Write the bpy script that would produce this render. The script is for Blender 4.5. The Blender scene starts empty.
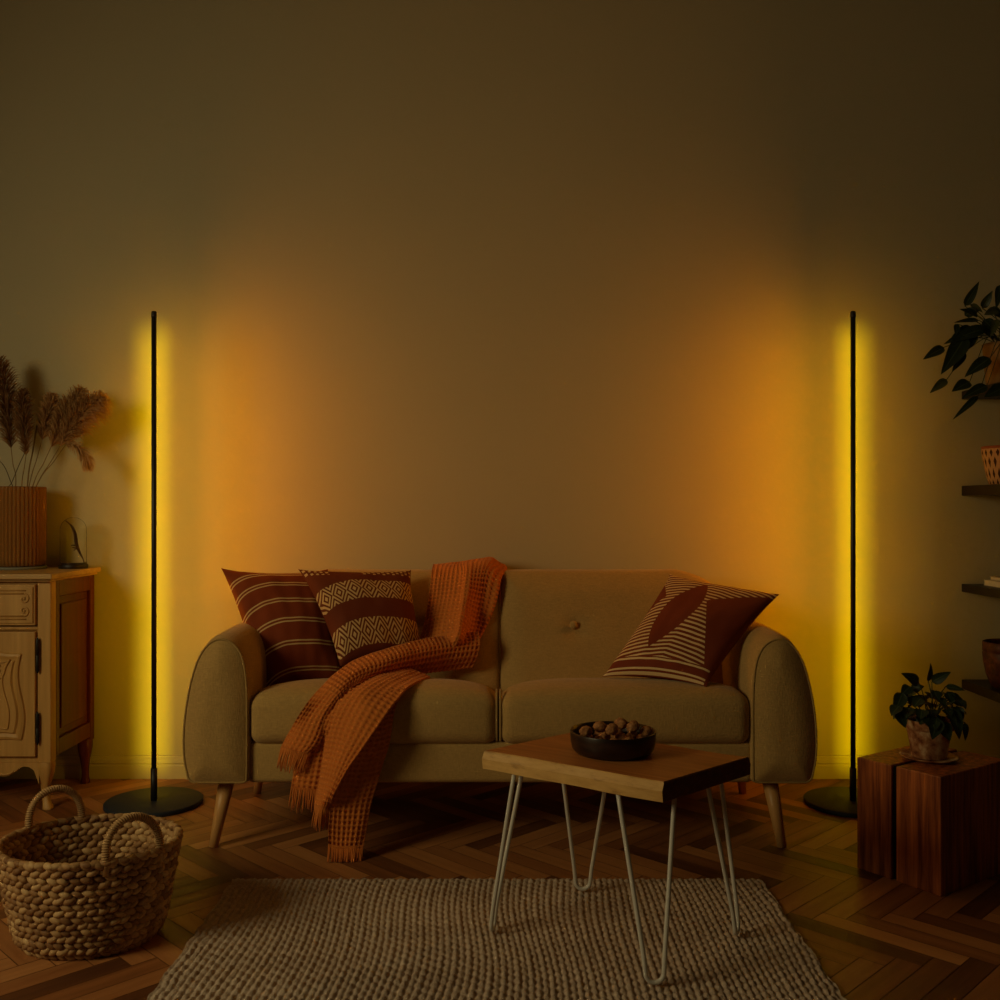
import bpy, bmesh, math, random
import numpy as np
from mathutils import Vector, Matrix, noise

PI = math.pi
random.seed(7)
rng = np.random.default_rng(7)
S = bpy.context.scene
C = S.collection

# ------------------------------------------------------------------ camera, world, light, exposure
HC, HOR, F = 1.1, 508.0, 1000.0           # camera height (m), horizon row, focal length (px)
cam_d = bpy.data.cameras.new('camera')
cam_d.sensor_width = 36; cam_d.lens = 36.0
cam_d.shift_y = (HOR - 500) / 1000
cam_d.clip_start = .05
cam = bpy.data.objects.new('camera', cam_d); C.objects.link(cam)
cam.location = (0, 0, HC); cam.rotation_euler = (PI/2, 0, 0)
S.camera = cam

S.view_settings.view_transform = 'Standard'
S.view_settings.look = 'None'
S.view_settings.gamma = 1
S.view_settings.use_curve_mapping = False
S.view_settings.exposure = 0.0
S.cycles.use_denoising = True
S.cycles.max_bounces = 8

w = bpy.data.worlds.new('world'); S.world = w; w.use_nodes = True
w.node_tree.nodes['Background'].inputs[0].default_value = (1.0, .80, .55, 1)
w.node_tree.nodes['Background'].inputs[1].default_value = .004

WIN_Y0, WIN_Y1, WIN_Z0, WIN_Z1 = .55, 1.65, 1.25, 2.35
ld = bpy.data.lights.new('window_daylight', 'AREA')
ld.shape = 'RECTANGLE'; ld.size = WIN_Y1 - WIN_Y0 - .1; ld.size_y = WIN_Z1 - WIN_Z0 - .1
ld.energy = 22; ld.color = (1.0, .80, .40); ld.spread = math.radians(155)
lo = bpy.data.objects.new('window_daylight', ld); C.objects.link(lo)
lo.location = (-2.80, (WIN_Y0+WIN_Y1)/2, (WIN_Z0+WIN_Z1)/2)
lo.rotation_euler = (Vector((.2, 2.75, .35)) - lo.location).to_track_quat('-Z', 'Y').to_euler()   # daylight slants down into the room

LAMP_NARROW = .60     # W, tight yellow beam on the wall
LAMP_WIDE = 6.8        # W, orange wash turned towards the sofa
COL_NARROW = (1.0, .71, 0.0)
LAMP_GLOW, COL_GLOW = 1.45, (1.0, .53, .0)   # W, all-round yellow glow
COL_WIDE = (1.0, .32, .0)

def P(px, py, Y):
    return ((px-500)/F*Y, Y, HC-(py-HOR)/F*Y)

# ------------------------------------------------------------------ node maths helper
class X:
    def __init__(s, nt, sock): s.nt, s.s = nt, sock
    def _m(s, op, *a, clamp=False):
        n = s.nt.nodes.new('ShaderNodeMath'); n.operation = op; n.use_clamp = clamp
        for i, v in enumerate((s,)+a):
            if isinstance(v, X): s.nt.links.new(v.s, n.inputs[i])
            else: n.inputs[i].default_value = v
        return X(s.nt, n.outputs[0])
    def __add__(s, o): return s._m('ADD', o)
    __radd__ = __add__
    def __sub__(s, o): return s._m('SUBTRACT', o)
    def __rsub__(s, o): return (s*-1.0)+o
    def __mul__(s, o): return s._m('MULTIPLY', o)
    __rmul__ = __mul__
    def __truediv__(s, o): return s._m('DIVIDE', o)
    def abs(s): return s._m('ABSOLUTE')
    def fract(s): return s._m('FRACT')
    def floor(s): return s._m('FLOOR')
    def sin(s): return s._m('SINE')
    def pow(s, o): return s._m('POWER', o)
    def gt(s, o): return s._m('GREATER_THAN', o)
    def lt(s, o): return s._m('LESS_THAN', o)
    def mn(s, o): return s._m('MINIMUM', o)
    def mx(s, o): return s._m('MAXIMUM', o)
    def clamp(s): return s._m('ADD', 0.0, clamp=True)

class Mat:
    def __init__(s, name, rough=.7, spec=.4):
        m = bpy.data.materials.new(name); m.use_nodes = True
        s.m = m; s.nt = m.node_tree; s.b = s.nt.nodes['Principled BSDF']
        s.b.inputs['Roughness'].default_value = rough
        s.b.inputs['Specular IOR Level'].default_value = spec
    def node(s, t): return s.nt.nodes.new(t)
    def link(s, a, b): s.nt.links.new(a, b)
    def uv(s):
        n = s.node('ShaderNodeUVMap'); sp = s.node('ShaderNodeSeparateXYZ'); s.link(n.outputs[0], sp.inputs[0])
        return X(s.nt, sp.outputs[0]), X(s.nt, sp.outputs[1])
    def vec(s, kind='Object'):
        return s.node('ShaderNodeTexCoord').outputs[kind]
    def xyz(s, kind='Object'):
        sp = s.node('ShaderNodeSeparateXYZ'); s.link(s.vec(kind), sp.inputs[0])
        return [X(s.nt, sp.outputs[i]) for i in range(3)]
    def comb(s, x, y, z=0.0):
        n = s.node('ShaderNodeCombineXYZ')
        for i, v in enumerate((x, y, z)):
            if isinstance(v, X): s.link(v.s, n.inputs[i])
            else: n.inputs[i].default_value = v
        return n.outputs[0]
    def noise(s, vec, scale=5, detail=3, rough=.5):
        n = s.node('ShaderNodeTexNoise'); n.inputs['Scale'].default_value = scale
        n.inputs['Detail'].default_value = detail; n.inputs['Roughness'].default_value = rough
        s.link(vec, n.inputs['Vector']); return X(s.nt, n.outputs[0])
    def attr(s, name):
        n = s.node('ShaderNodeAttribute'); n.attribute_name = name; return X(s.nt, n.outputs['Fac'])
    def mix(s, f, a, b):
        n = s.node('ShaderNodeMix'); n.data_type = 'RGBA'
        if isinstance(f, X): s.link(f.s, n.inputs[0])
        else: n.inputs[0].default_value = f
        for i, v in ((6, a), (7, b)):
            if hasattr(v, 'is_linked'): s.link(v, n.inputs[i])
            else: n.inputs[i].default_value = (*v, 1)
        return n.outputs[2]
    def ramp(s, f, stops):
        n = s.node('ShaderNodeValToRGB'); r = n.color_ramp
        while len(r.elements) < len(stops): r.elements.new(.5)
        for e, (p, c) in zip(r.elements, stops): e.position = p; e.color = (*c, 1)
        s.link(f.s, n.inputs[0]); return n.outputs[0]
    def color(s, c):
        if hasattr(c, 'is_linked'): s.link(c, s.b.inputs['Base Color'])
        else: s.b.inputs['Base Color'].default_value = (*c, 1)
        return s
    def bump(s, h, strength=.3, dist=.002):
        n = s.node('ShaderNodeBump'); n.inputs['Strength'].default_value = strength; n.inputs['Distance'].default_value = dist
        s.link(h.s, n.inputs['Height']); s.link(n.outputs[0], s.b.inputs['Normal']); return s

M = {}
def plain(name, col, rough=.6, spec=.4, var=.12, scale=20, bump=0, bscale=200, bd=.001):
    m = Mat(name, rough, spec); v = m.vec()
    n = m.noise(v, scale)
    d = tuple(c*(1-var) for c in col); l = tuple(min(1, c*(1+var)) for c in col)
    m.color(m.mix(n, d, l))
    if bump: m.bump(m.noise(v, bscale, 2), bump, bd)
    M[name] = m.m; return m

plain('wall_paint', (.45, .405, .275), .85, .2, .03, 3, .25, 60, .002)
plain('trim_paint', (.45, .40, .28), .5, .4, .03, 6)
plain('fill_cut_wall_paint', (.16, .13, .09), .9, .2, .03)  # unseen right wall, dark tone chosen to cut fill light
plain('ceiling_paint', (.35, .33, .28), .9, .2, .03)  # unseen ceiling, tone lowered so it bounces less fill
plain('black_metal', (.012, .012, .014), .45, .5, .1)
plain('base_metal', (.018, .026, .042), .6, .4, .1)
plain('iron', (.008, .007, .006), .5, .4, .2)
plain('white_metal', (.62, .60, .56), .4, .5, .05)
plain('dark_wood', (.015, .008, .006), .45, .4, .3, 30)
plain('soil', (.02, .012, .008), .95, .1, .4, 60)
plain('black_void', (.006, .004, .003), .8, .1, .2)
plain('paper', (.62, .55, .42), .8, .2, .1, 80)
plain('book_cover', (.45, .38, .28), .6, .3, .1)
plain('grey_stone', (.20, .20, .16), .6, .3, .25, 120)
plain('plume', (.48, .27, .11), .95, .1, .35, 25)
plain('dark_plume', (.26, .13, .05), .95, .1, .35, 25)
plain('straw', (.22, .14, .06), .8, .2, .25, 30)
plain('twig', (.07, .045, .025), .8, .2, .25, 30)
plain('pod', (.10, .045, .018), .7, .3, .35, 40)
plain('wrap_cane', (.44, .27, .12), .6, .35, .3, 60)

def fabric(name, col, var=.28):
    m = Mat(name, .92, .15); x, y, z = m.xyz()
    v = m.vec()
    n = m.noise(m.comb(x*60.0, y*60.0, z*260.0), 1, 2) * .5 + m.noise(m.comb(x*260.0, y*260.0, z*60.0), 1, 2) * .5
    big = m.noise(v, 6, 2)
    f = n*.8 + big*.2
    m.color(m.mix(f, tuple(c*(1-var*1.6) for c in col), tuple(c*(1+var*1.6) for c in col)))
    m.bump(n, .8, .003)
    m.b.inputs['Sheen Weight'].default_value = .15
    M[name] = m.m
fabric('sofa_fabric', (.47, .30, .105))
fabric('piping_fabric', (.40, .26, .09))

def wood(name, a, b, axis='z', rough=.5, spec=.4, scale=1.0, contrast=(.3, .7)):
    m = Mat(name, rough, spec); x, y, z = m.xyz()
    k = {'x': (2.0, 38.0, 38.0), 'y': (38.0, 2.0, 38.0), 'z': (38.0, 38.0, 2.0)}[axis]
    v = m.comb(x*(k[0]*scale), y*(k[1]*scale), z*(k[2]*scale))
    n = m.noise(v, 1, 5, .6)
    m.color(m.ramp(n, [(contrast[0], a), (contrast[1], b)]))
    m.bump(n, .15, .001)
    M[name] = m.m
wood('pale_oak', (.44, .235, .06), (.60, .345, .105), 'z', .5)
wood('pale_oak_top', (.42, .24, .08), (.58, .36, .13), 'x', .45)
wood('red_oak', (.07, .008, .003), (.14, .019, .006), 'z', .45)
wood('leg_wood', (.52, .27, .085), (.66, .37, .13), 'z', .4)
wood('walnut_face', (.12, .022, .005), (.56, .165, .036), 'z', .45, .4, 1.6, (.35, .68))
wood('rosewood', (.02, .007, .004), (.05, .02, .011), 'z', .4)

# tabletop
def mk_table_wood():
    m = Mat('table_wood', .45, .4); x, y, z = m.xyz()
    u = x*.82 - y*.58; v = x*.58 + y*.82        # along / across the boards
    board = (v*14.0).floor()
    n = m.noise(m.comb(u*3.0, v*45.0, z*45.0 + board*3.7), 1, 4, .6)
    k = m.noise(m.comb(u*2.0, v*14.0, z*14.0), 1, 2)
    f = n*.6 + k*.4
    m.color(m.ramp(f, [(.3, (.30, .095, .022)), (.52, (.47, .175, .045)), (.7, (.58, .25, .075))]))
    M['table_wood'] = m.m
    m = Mat('live_edge', .55, .35); x, y, z = m.xyz()
    n = m.noise(m.comb(x*12.0, y*12.0, z*60.0), 1, 5, .65)
    m.color(m.ramp(n, [(.25, (.30, .15, .045)), (.45, (.62, .36, .115)), (.7, (.74, .47, .17))]))
    m.bump(n, .3, .003)
    M['live_edge'] = m.m
    m = Mat('end_grain', .6, .3); x, y, z = m.xyz()
    n = m.noise(m.comb(x*50.0, y*50.0, z*60.0), 1, 4, .65)
    m.color(m.ramp(n, [(.3, (.07, .022, .008)), (.7, (.16, .055, .018))]))
    m.bump(n, .3, .002)
    M['end_grain'] = m.m
mk_table_wood()

# parquet
def mk_parquet():
    m = Mat('parquet', .32, .45); u, v = m.uv(); r = m.attr('rnd')
    n = m.noise(m.comb(u*2.5 + r*40.0, v*38.0 + r*17.0, r*9.0), 1, 5, .6)
    f = n*.45 + r*.62 - .08
    m.color(m.ramp(f, [(.12, (.09, .030, .010)), (.42, (.27, .10, .031)), (.72, (.46, .20, .068)), (.95, (.62, .31, .12))]))
    m.link((m.noise(m.comb(u*6.0, v*40.0, r*9.0), 1, 3)*.20 + .36).s, m.b.inputs['Roughness'])
    m.bump(n, .12, .001)
    M['parquet'] = m.m
mk_parquet()

# jute
def mk_jute():
    m = Mat('jute', .95, .1); v = m.vec()
    n = m.noise(v, 260, 3); b = m.noise(v, 5, 3); h = m.attr('pit')
    x, y, z = m.xyz()
    streak = m.noise(m.comb(x*3.0, y*60.0, 0.0), 1, 3)
    f = n*.45 + b*.2 + streak*.35
    m.color(m.ramp(f, [(.3, (.28, .205, .155)), (.5, (.47, .375, .30)), (.68, (.63, .53, .44))]))
    m.bump(n, .5, .002)
    M['jute'] = m.m
mk_jute()

# basket reed
def mk_reed():
    m = Mat('reed', .65, .35); r = m.attr('rnd'); v = m.vec()
    n = m.noise(v, 130, 3)
    f = n*.4 + r*.6
    m.color(m.ramp(f, [(.15, (.17, .075, .026)), (.5, (.38, .215, .09)), (.85, (.58, .39, .19))]))
    m.bump(n, .3, .001)
    M['reed'] = m.m
mk_reed()

# blanket
def mk_knit():
    m = Mat('rust_knit', .95, .1); v = m.vec()
    n = m.noise(v, 400, 2); b = m.noise(v, 7, 2)
    m.color(m.mix(n*.6+b*.4, (.50, .14, .024), (.76, .25, .050)))
    m.bump(n, .5, .002)
    m.b.inputs['Sheen Weight'].default_value = .1
    M['rust_knit'] = m.m
mk_knit()

RUST, RUST2, CREAM = (.16, .026, .006), (.31, .060, .013), (.66, .44, .19)
def mk_pillows():
    # twin cream lines on rust
    m = Mat('striped_cloth', .8, .2); s, t = m.uv(); n = m.noise(m.vec(), 9, 2); fz = m.noise(m.vec(), 500, 1)
    bend = (.45-s).mx(0.0); bend = bend*bend*.55
    acc = None
    for c in (.945, .825, .675, .515, .345, .15):
        for d in (-.0125, .0125):
            g = (t+bend-(c+d)).abs().lt(.0055)
            acc = g if acc is None else acc.mx(g)
    m.color(m.mix(acc, m.mix(n, RUST, RUST2), CREAM)); m.bump(fz, .3, .001); M['striped_cloth'] = m.m
    # concentric diamonds in two bands
    m = Mat('diamond_cloth', .8, .2); s, t = m.uv(); n = m.noise(m.vec(), 9, 2); fz = m.noise(m.vec(), 500, 1)
    t0 = t; bend = (.5-s).mx(0.0); t = t + bend*bend*.45
    def band(c, hw, per):
        a = ((s*per).fract()-.5).abs()*2.0
        b = ((t-c)/hw).abs()
        d = (a + b)
        st = (d*2.0+.5).fract().gt(.5)
        return st*b.lt(1.0)
    pat = band(.705, .105, 7.0).mx(band(.28, .125, 7.0))
    dots = ((s*22.0).fract()-.5).abs().mx(((t*22.0+(s*22.0).floor()*.5).fract()-.5).abs()).lt(.27)*t0.gt(.90)*((s-.36).abs().gt(.14))
    pat = pat.mx(dots)
    m.color(m.mix(pat, m.mix(n, (.12, .022, .007), (.20, .042, .012)), CREAM)); m.bump(fz, .3, .001); M['diamond_cloth'] = m.m
    # leaf on curved lines
    m = Mat('leaf_cloth', .8, .2); s, t = m.uv(); n = m.noise(m.vec(), 9, 2); fz = m.noise(m.vec(), 500, 1)
    q = ((t-.205)/.70)
    mid = q*.105 + .325
    hw = (q.clamp()*PI).sin().pow(.9)*.155
    leaf = (s-mid).abs().lt(hw)*q.gt(0.0)*q.lt(1.0)
    right = s.gt((.68-t)*.62+.56)*t.lt((s-.56)*.55+.69)
    left = s.lt((1.0-(t-.70).abs()/.19)*.16)*t.gt(.5)*t.lt(.9)
    fan = (s-.5).abs()*.10
    lines = ((t + fan*1.3)*28.0).fract().gt(.55)*t.gt(.13)
    low = (t-.012).abs().lt(.007).mx((t-.038).abs().lt(.007)).mx((t-.112).abs().lt(.008))
    solid = leaf.mx(right).mx(left)
    pat = (lines*(1.0-solid)).mx(low*s.lt(.97))
    m.color(m.mix(pat, m.mix(n, (.17, .028, .010), (.25, .05, .018)), (.78, .56, .28))); m.bump(fz, .3, .001); M['leaf_cloth'] = m.m
mk_pillows()
plain('pillow_back', RUST, .85, .2, .2, 9)

# leaves
def mk_leaf(name, a, b):
    m = Mat(name, .42, .4); s, t = m.uv(); n = m.noise(m.vec(), 30, 2)
    vein = ((t-.5).abs()).lt(.03)
    m.color(m.mix(vein*.5, m.mix(n, a, b), (.10, .13, .04)))
    M[name] = m.m
mk_leaf('leaf_dark', (.010, .020, .008), (.028, .045, .016))
mk_leaf('leaf_variegated', (.012, .024, .008), (.12, .13, .035))

# terracotta with whitish weathering
def mk_terracotta():
    m = Mat('terracotta', .85, .2); v = m.vec(); n = m.noise(v, 22, 4, .6)
    m.color(m.ramp(n, [(.36, (.16, .045, .018)), (.5, (.40, .19, .085)), (.62, (.60, .42, .24))])); M['terracotta'] = m.m
    m = Mat('red_glaze', .5, .4); v = m.vec(); n = m.noise(v, 45, 4, .6)
    m.color(m.ramp(n, [(.35, (.03, .006, .004)), (.55, (.08, .015, .008)), (.7, (.12, .035, .02))])); M['red_glaze'] = m.m
    m = Mat('lattice_pot', .8, .2); u, v = m.uv()
    a = ((u+v*.5).fract()-.5).abs(); b = ((u-v*.5).fract()-.5).abs()
    hole = a.gt(.24)*b.gt(.24)
    band = v.lt(.22).mx(v.gt(5.6))
    m.color(m.mix(hole*(1.0-band), m.mix(band, (.50, .29, .13), (.30, .085, .03)), (.05, .018, .008))); M['lattice_pot'] = m.m
    m = Mat('walnut_shell', .7, .3); v = m.vec(); n = m.noise(v, 90, 4, .6)
    m.color(m.ramp(n, [(.3, (.20, .07, .02)), (.65, (.50, .24, .09))])); M['walnut_shell'] = m.m
    m = Mat('dark_bowl', .35, .5); v = m.vec(); x, y, z = m.xyz(); n = m.noise(m.comb(x*12.0, y*12.0, z*50.0), 1, 4)
    m.color(m.ramp(n, [(.35, (.010, .005, .004)), (.7, (.035, .014, .008))])); M['dark_bowl'] = m.m
mk_terracotta()

def mk_glass():
    m = Mat('amber_glass', .12, .5); m.color((.58, .28, .075)); m.b.inputs['Transmission Weight'].default_value = .6; m.b.inputs['IOR'].default_value = 1.25; M['amber_glass'] = m.m
    m = Mat('clear_glass', .02, .5); m.color((.97, .97, .95)); m.b.inputs['Transmission Weight'].default_value = 1; m.b.inputs['IOR'].default_value = 1.10; M['clear_glass'] = m.m
    m = Mat('led', .4); m.color((.9, .8, .3)); m.b.inputs['Emission Color'].default_value = (1, .75, .05, 1); m.b.inputs['Emission Strength'].default_value = .3; M['led'] = m.m
mk_glass()

# ------------------------------------------------------------------ mesh helpers
class G:
    """a growing pile of vertices and faces for ONE part"""
    def __init__(s): s.v, s.f, s.uv, s.r, s.mi = [], [], [], [], []
    def add(s, v, f, uv=None, r=None, mi=0):
        o = len(s.v); s.v.extend([tuple(map(float, p)) for p in v])
        for fc in f:
            s.f.append([o+i for i in fc])
            s.uv.append([uv[i] for i in fc] if uv is not None else [(0, 0)]*len(fc))
            s.r.append(.5 if r is None else r); s.mi.append(mi)
        return s

def link(o): C.objects.link(o); return o
def root_loc(o):
    while o.parent: o = o.parent
    return np.array(o.location)
def obj(name, g, mats, parent=None, smooth=True, loc=None, kind=None, bevel=0):
    me = bpy.data.meshes.new(name)
    off = root_loc(parent) if parent else (np.array(loc) if loc is not None else np.zeros(3))
    me.from_pydata([tuple(np.array(p)-off) for p in g.v], [], g.f)
    uvl = me.uv_layers.new(name='UVMap')
    uvl.data.foreach_set('uv', [c for fu in g.uv for p in fu for c in p])
    a = me.attributes.new('rnd', 'FLOAT', 'FACE'); a.data.foreach_set('value', g.r)
    for m in (mats if isinstance(mats, (list, tuple)) else [mats]): me.materials.append(M[m])
    me.polygons.foreach_set('material_index', g.mi)
    if smooth: me.polygons.foreach_set('use_smooth', [True]*len(me.polygons))
    me.update()
    o = link(bpy.data.objects.new(name, me))
    if parent: o.parent = parent
    elif loc is not None: o.location = loc
    if kind: o['kind'] = kind
    if bevel:
        b = o.modifiers.new('bevel', 'BEVEL'); b.width = bevel; b.segments = 2; b.limit_method = 'ANGLE'; b.angle_limit = .6
    return o
def tag(o, label, cat, group=None):
    o['label'] = label; o['category'] = cat
    if group: o['group'] = group
    return o
def thing(name, label, cat, loc, group=None):
    o = link(bpy.data.objects.new(name, None)); o.location = loc; o.empty_display_size = .05
    return tag(o, label, cat, group)

def box(g, x0, x1, y0, y1, z0, z1, mi=0):
    v = [(x0,y0,z0),(x1,y0,z0),(x1,y1,z0),(x0,y1,z0),(x0,y0,z1),(x1,y0,z1),(x1,y1,z1),(x0,y1,z1)]
    f = [(3,2,1,0),(4,5,6,7),(0,1,5,4),(1,2,6,5),(2,3,7,6),(3,0,4,7)]
    return g.add(v, f, mi=mi)
def prism(g, poly, z0, z1, mi=0):
    """poly: CCW list of (x,y), vertical prism"""
    n = len(poly)
    v = [(x,y,z0) for x,y in poly]+[(x,y,z1) for x,y in poly]
    f = [tuple(reversed(range(n))), tuple(range(n,2*n))]+[(i,(i+1)%n,n+(i+1)%n,n+i) for i in range(n)]
    return g.add(v, f, mi=mi)
def lathe(g, prof, c=(0,0,0), seg=48, rib=0, ribn=0, ry=1.0, close=False, uvk=(1,1)):
    v, f, uv = [], [], []
    n = len(prof)
    for j in range(seg+1):
        a = 2*PI*j/seg
        for i, (r, z) in enumerate(prof):
            rr = r*(1+rib*abs(math.sin(a*ribn/2))) if rib else r
            v.append((c[0]+rr*math.cos(a), c[1]+rr*ry*math.sin(a), c[2]+z)); uv.append((j/seg*uvk[0], i/(n-1)*uvk[1]))
    for j in range(seg):
        for i in range(n-1):
            f.append((j*n+i, (j+1)*n+i, (j+1)*n+i+1, j*n+i+1))
    return g.add(v, f, uv)
def catmull(pts, m):
    pts = np.array(pts, float); n = len(pts); out = []
    ts = np.linspace(0, n-1, m)
    for t in ts:
        i = min(int(t), n-2); u = t-i
        p0 = pts[i-1] if i > 0 else 2*pts[0]-pts[1]
        p1, p2 = pts[i], pts[i+1]
        p3 = pts[i+2] if i+2 < n else 2*pts[-1]-pts[-2]
        out.append(.5*((2*p1)+(p2-p0)*u+(2*p0-5*p1+4*p2-p3)*u*u+(3*p1-p0-3*p2+p3)*u**3))
    return np.array(out)
def tube(g, path, rad, seg=8, cap=True, closed=False, flat=None):
    path = np.array(path, float); n = len(path)
    rads = np.full(n, rad) if np.isscalar(rad) else np.array(rad)
    if closed: T = np.roll(path, -1, 0)-np.roll(path, 1, 0)
    else: T = np.gradient(path, axis=0)
    T /= np.linalg.norm(T, axis=1)[:, None]+1e-12
    ref = np.array((0,0,1.)) if abs(T[0][2]) < .9 else np.array((1.,0,0))
    v, f = [], []
    N = np.cross(T[0], ref); N /= np.linalg.norm(N)
    for i in range(n):
        N = N-T[i]*N.dot(T[i]); N /= np.linalg.norm(N)+1e-12
        B = np.cross(T[i], N)
        for k in range(seg):
            a = 2*PI*k/seg
            v.append(path[i]+rads[i]*(N*math.cos(a)+B*math.sin(a)))
    for i in range(n if closed else n-1):
        j = (i+1) % n
        for k in range(seg): f.append((i*seg+k, i*seg+(k+1)%seg, j*seg+(k+1)%seg, j*seg+k))
    if cap and not closed: f += [tuple(reversed(range(seg))), tuple((n-1)*seg+k for k in range(seg))]
    return g.add(v, f)
def ellipsoid(g, c, A, seg=8, rings=5, r=None, mi=0):
    """A: 3x3 columns = semi axes"""
    v, f = [], []
    A = np.array(A, float); c = np.array(c, float)
    v.append(c+A@np.array((0,0,1.)))
    for i in range(1, rings):
        th = PI*i/rings
        for k in range(seg):
            ph = 2*PI*k/seg
            v.append(c+A@np.array((math.sin(th)*math.cos(ph), math.sin(th)*math.sin(ph), math.cos(th))))
    v.append(c-A@np.array((0,0,1.)))
    for k in range(seg): f.append((0, 1+k, 1+(k+1)%seg))
    for i in range(rings-2):
        for k in range(seg):
            a = 1+i*seg; f.append((a+k, a+seg+k, a+seg+(k+1)%seg, a+(k+1)%seg))
    a = 1+(rings-2)*seg
    for k in range(seg): f.append((a+k, len(v)-1, a+(k+1)%seg))
    return g.add(v, f, r=r, mi=mi)
def gridmesh(g, A, uv=None, wrap=False, r=None, mi=0):
    n, m = A.shape[:2]
    f = [(i*m+j, i*m+j+1, (i+1)*m+j+1, (i+1)*m+j) for i in range(n-1) for j in range(m-1)]
    uvs = [(j/(m-1), i/(n-1)) for i in range(n) for j in range(m)] if uv is None else [tuple(p) for p in uv.reshape(-1, 2)]
    return g.add(A.reshape(-1, 3), f, uvs, r, mi)
def rbox(g, c, size, r, n=(14, 12, 8), puff=0, warp=None):
    """cushion: rounded box, crowned by puff on top"""
    h = np.array(size)/2
    def lin(k, hh):
        core = np.linspace(-(hh-r), hh-r, k)
        e = r*np.array((1, .92, .75, .5, .25))
        return np.concatenate((-(hh-r)-e, core, (hh-r)+e[::-1]))
    L = [lin(n[i], h[i]) for i in range(3)]
    for ax in range(3):
        a, b = [(1,2),(2,0),(0,1)][ax]
        for sg in (-1, 1):
            U, V = np.meshgrid(L[a], L[b], indexing='ij')
            Q = np.zeros(U.shape+(3,)); Q[..., a] = U; Q[..., b] = V; Q[..., ax] = sg*h[ax]
            I = np.clip(Q, -(h-r), h-r); D = Q-I
            Pn = I + r*D/(np.linalg.norm(D, axis=-1, keepdims=True)+1e-9)
            qx, qy, qz = Pn[..., 0]/h[0], Pn[..., 1]/h[1], Pn[..., 2]/h[2]
            Pn[..., 2] += puff*(1-qx**4)*(1-qy**2)*(qz > -2)*(qz*.5+.5)
            Pn[..., 1] -= puff*.5*(1-qx**4)*(1-qz**2)*(qy < 0)*(-qy)
            if warp is not None: Pn = warp(Pn)
            Pn = Pn + np.array(c)
            if sg < 0: Pn = Pn.transpose(1, 0, 2)
            gridmesh(g, Pn)
    return g
def weld(o, d=1e-5):
    bm = bmesh.new(); bm.from_mesh(o.data); bmesh.ops.remove_doubles(bm, verts=bm.verts, dist=d)
    bmesh.ops.recalc_face_normals(bm, faces=bm.faces); bm.to_mesh(o.data); bm.free(); return o
def rock_noise(p, s, seed=0): return noise.noise(Vector(p)*s+Vector((seed*7.3, seed*3.1, seed)))

# ------------------------------------------------------------------ the room
YW = 4.075; XL, XR, YF, ZC = -3.0, 3.0, -1.2, 3.3
def mk_floor():
    L, W = .385, .064
    du, dv = np.array((.70711, -.70711)), np.array((.70711, .70711))
    bm = bmesh.new(); uvl = bm.loops.layers.uv.new('UVMap'); rl = bm.faces.layers.float.new('rnd')
    gp = .0012
    def plank(u0, u1, v0, v1, along):
        pts = [(u0+gp, v0+gp), (u1-gp, v0+gp), (u1-gp, v1-gp), (u0+gp, v1-gp)]
        w_ = [du*a+dv*b+np.array((.11, 2.13)) for a, b in pts]
        cx = sum(p[0] for p in w_)/4; cy = sum(p[1] for p in w_)/4
        if cx < XL-.4 or cx > XR+.4 or cy < YF-.4 or cy > YW+.4: return
        vs = [bm.verts.new((p[0], p[1], 0)) for p in w_]
        f = bm.faces.new(vs)
        f[rl] = random.random()
        for lp, (a, b) in zip(f.loops, pts):
            lp[uvl].uv = (a-u0, b-v0) if along else (b-v0, a-u0)
    for m in range(-14, 15):
        for k in range(-90, 91):
            o = np.array((k*W+m*L, k*W-m*L))
            plank(o[0], o[0]+L, o[1], o[1]+W, True)
            plank(o[0]+L, o[0]+L+W, o[1]+W-L, o[1]+W, False)
    for co, no in (((XL,0,0),(-1,0,0)),((XR,0,0),(1,0,0)),((0,YF,0),(0,-1,0)),((0,YW,0),(0,1,0))):
        bmesh.ops.bisect_plane(bm, geom=bm.verts[:]+bm.edges[:]+bm.faces[:], plane_co=co, plane_no=no, clear_outer=True)
    # slab beneath shows in the joints
    def q(z): return [bm.verts.new(p) for p in ((XL,YF,z),(XR,YF,z),(XR,YW,z),(XL,YW,z))]
    t, b = q(-.0015), q(-.12)
    bm.faces.new(t); bm.faces.new(b[::-1])
    for i in range(4): bm.faces.new((t[i], b[i], b[(i+1)%4], t[(i+1)%4]))
    me = bpy.data.meshes.new('floor'); bm.to_mesh(me); bm.free(); me.materials.append(M['parquet'])
    o = link(bpy.data.objects.new('floor', me)); o['kind'] = 'structure'
mk_floor()
obj('wall_back', box(G(), XL-.15, XR+.15, YW, YW+.15, -.12, ZC+.1), 'wall_paint', smooth=False, kind='structure')
obj('wall_right', box(G(), XR, XR+.15, YF, YW, -.12, ZC+.1), 'fill_cut_wall_paint', smooth=False, kind='structure')
obj('ceiling', box(G(), XL, XR, YF, YW, ZC, ZC+.1), 'ceiling_paint', smooth=False, kind='structure')
g = G()
box(g, XL-.15, XL, YF, WIN_Y0, -.12, ZC+.1); box(g, XL-.15, XL, WIN_Y1, YW, -.12, ZC+.1)
box(g, XL-.15, XL, WIN_Y0, WIN_Y1, -.12, WIN_Z0); box(g, XL-.15, XL, WIN_Y0, WIN_Y1, WIN_Z1, ZC+.1)
obj('wall_left', g, 'wall_paint', smooth=False, kind='structure')
g = G()
for y0, y1 in ((WIN_Y0, WIN_Y0+.06), (WIN_Y1-.06, WIN_Y1), ((WIN_Y0+WIN_Y1)/2-.03, (WIN_Y0+WIN_Y1)/2+.03)): box(g, XL-.12, XL-.05, y0, y1, WIN_Z0, WIN_Z1)
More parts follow.
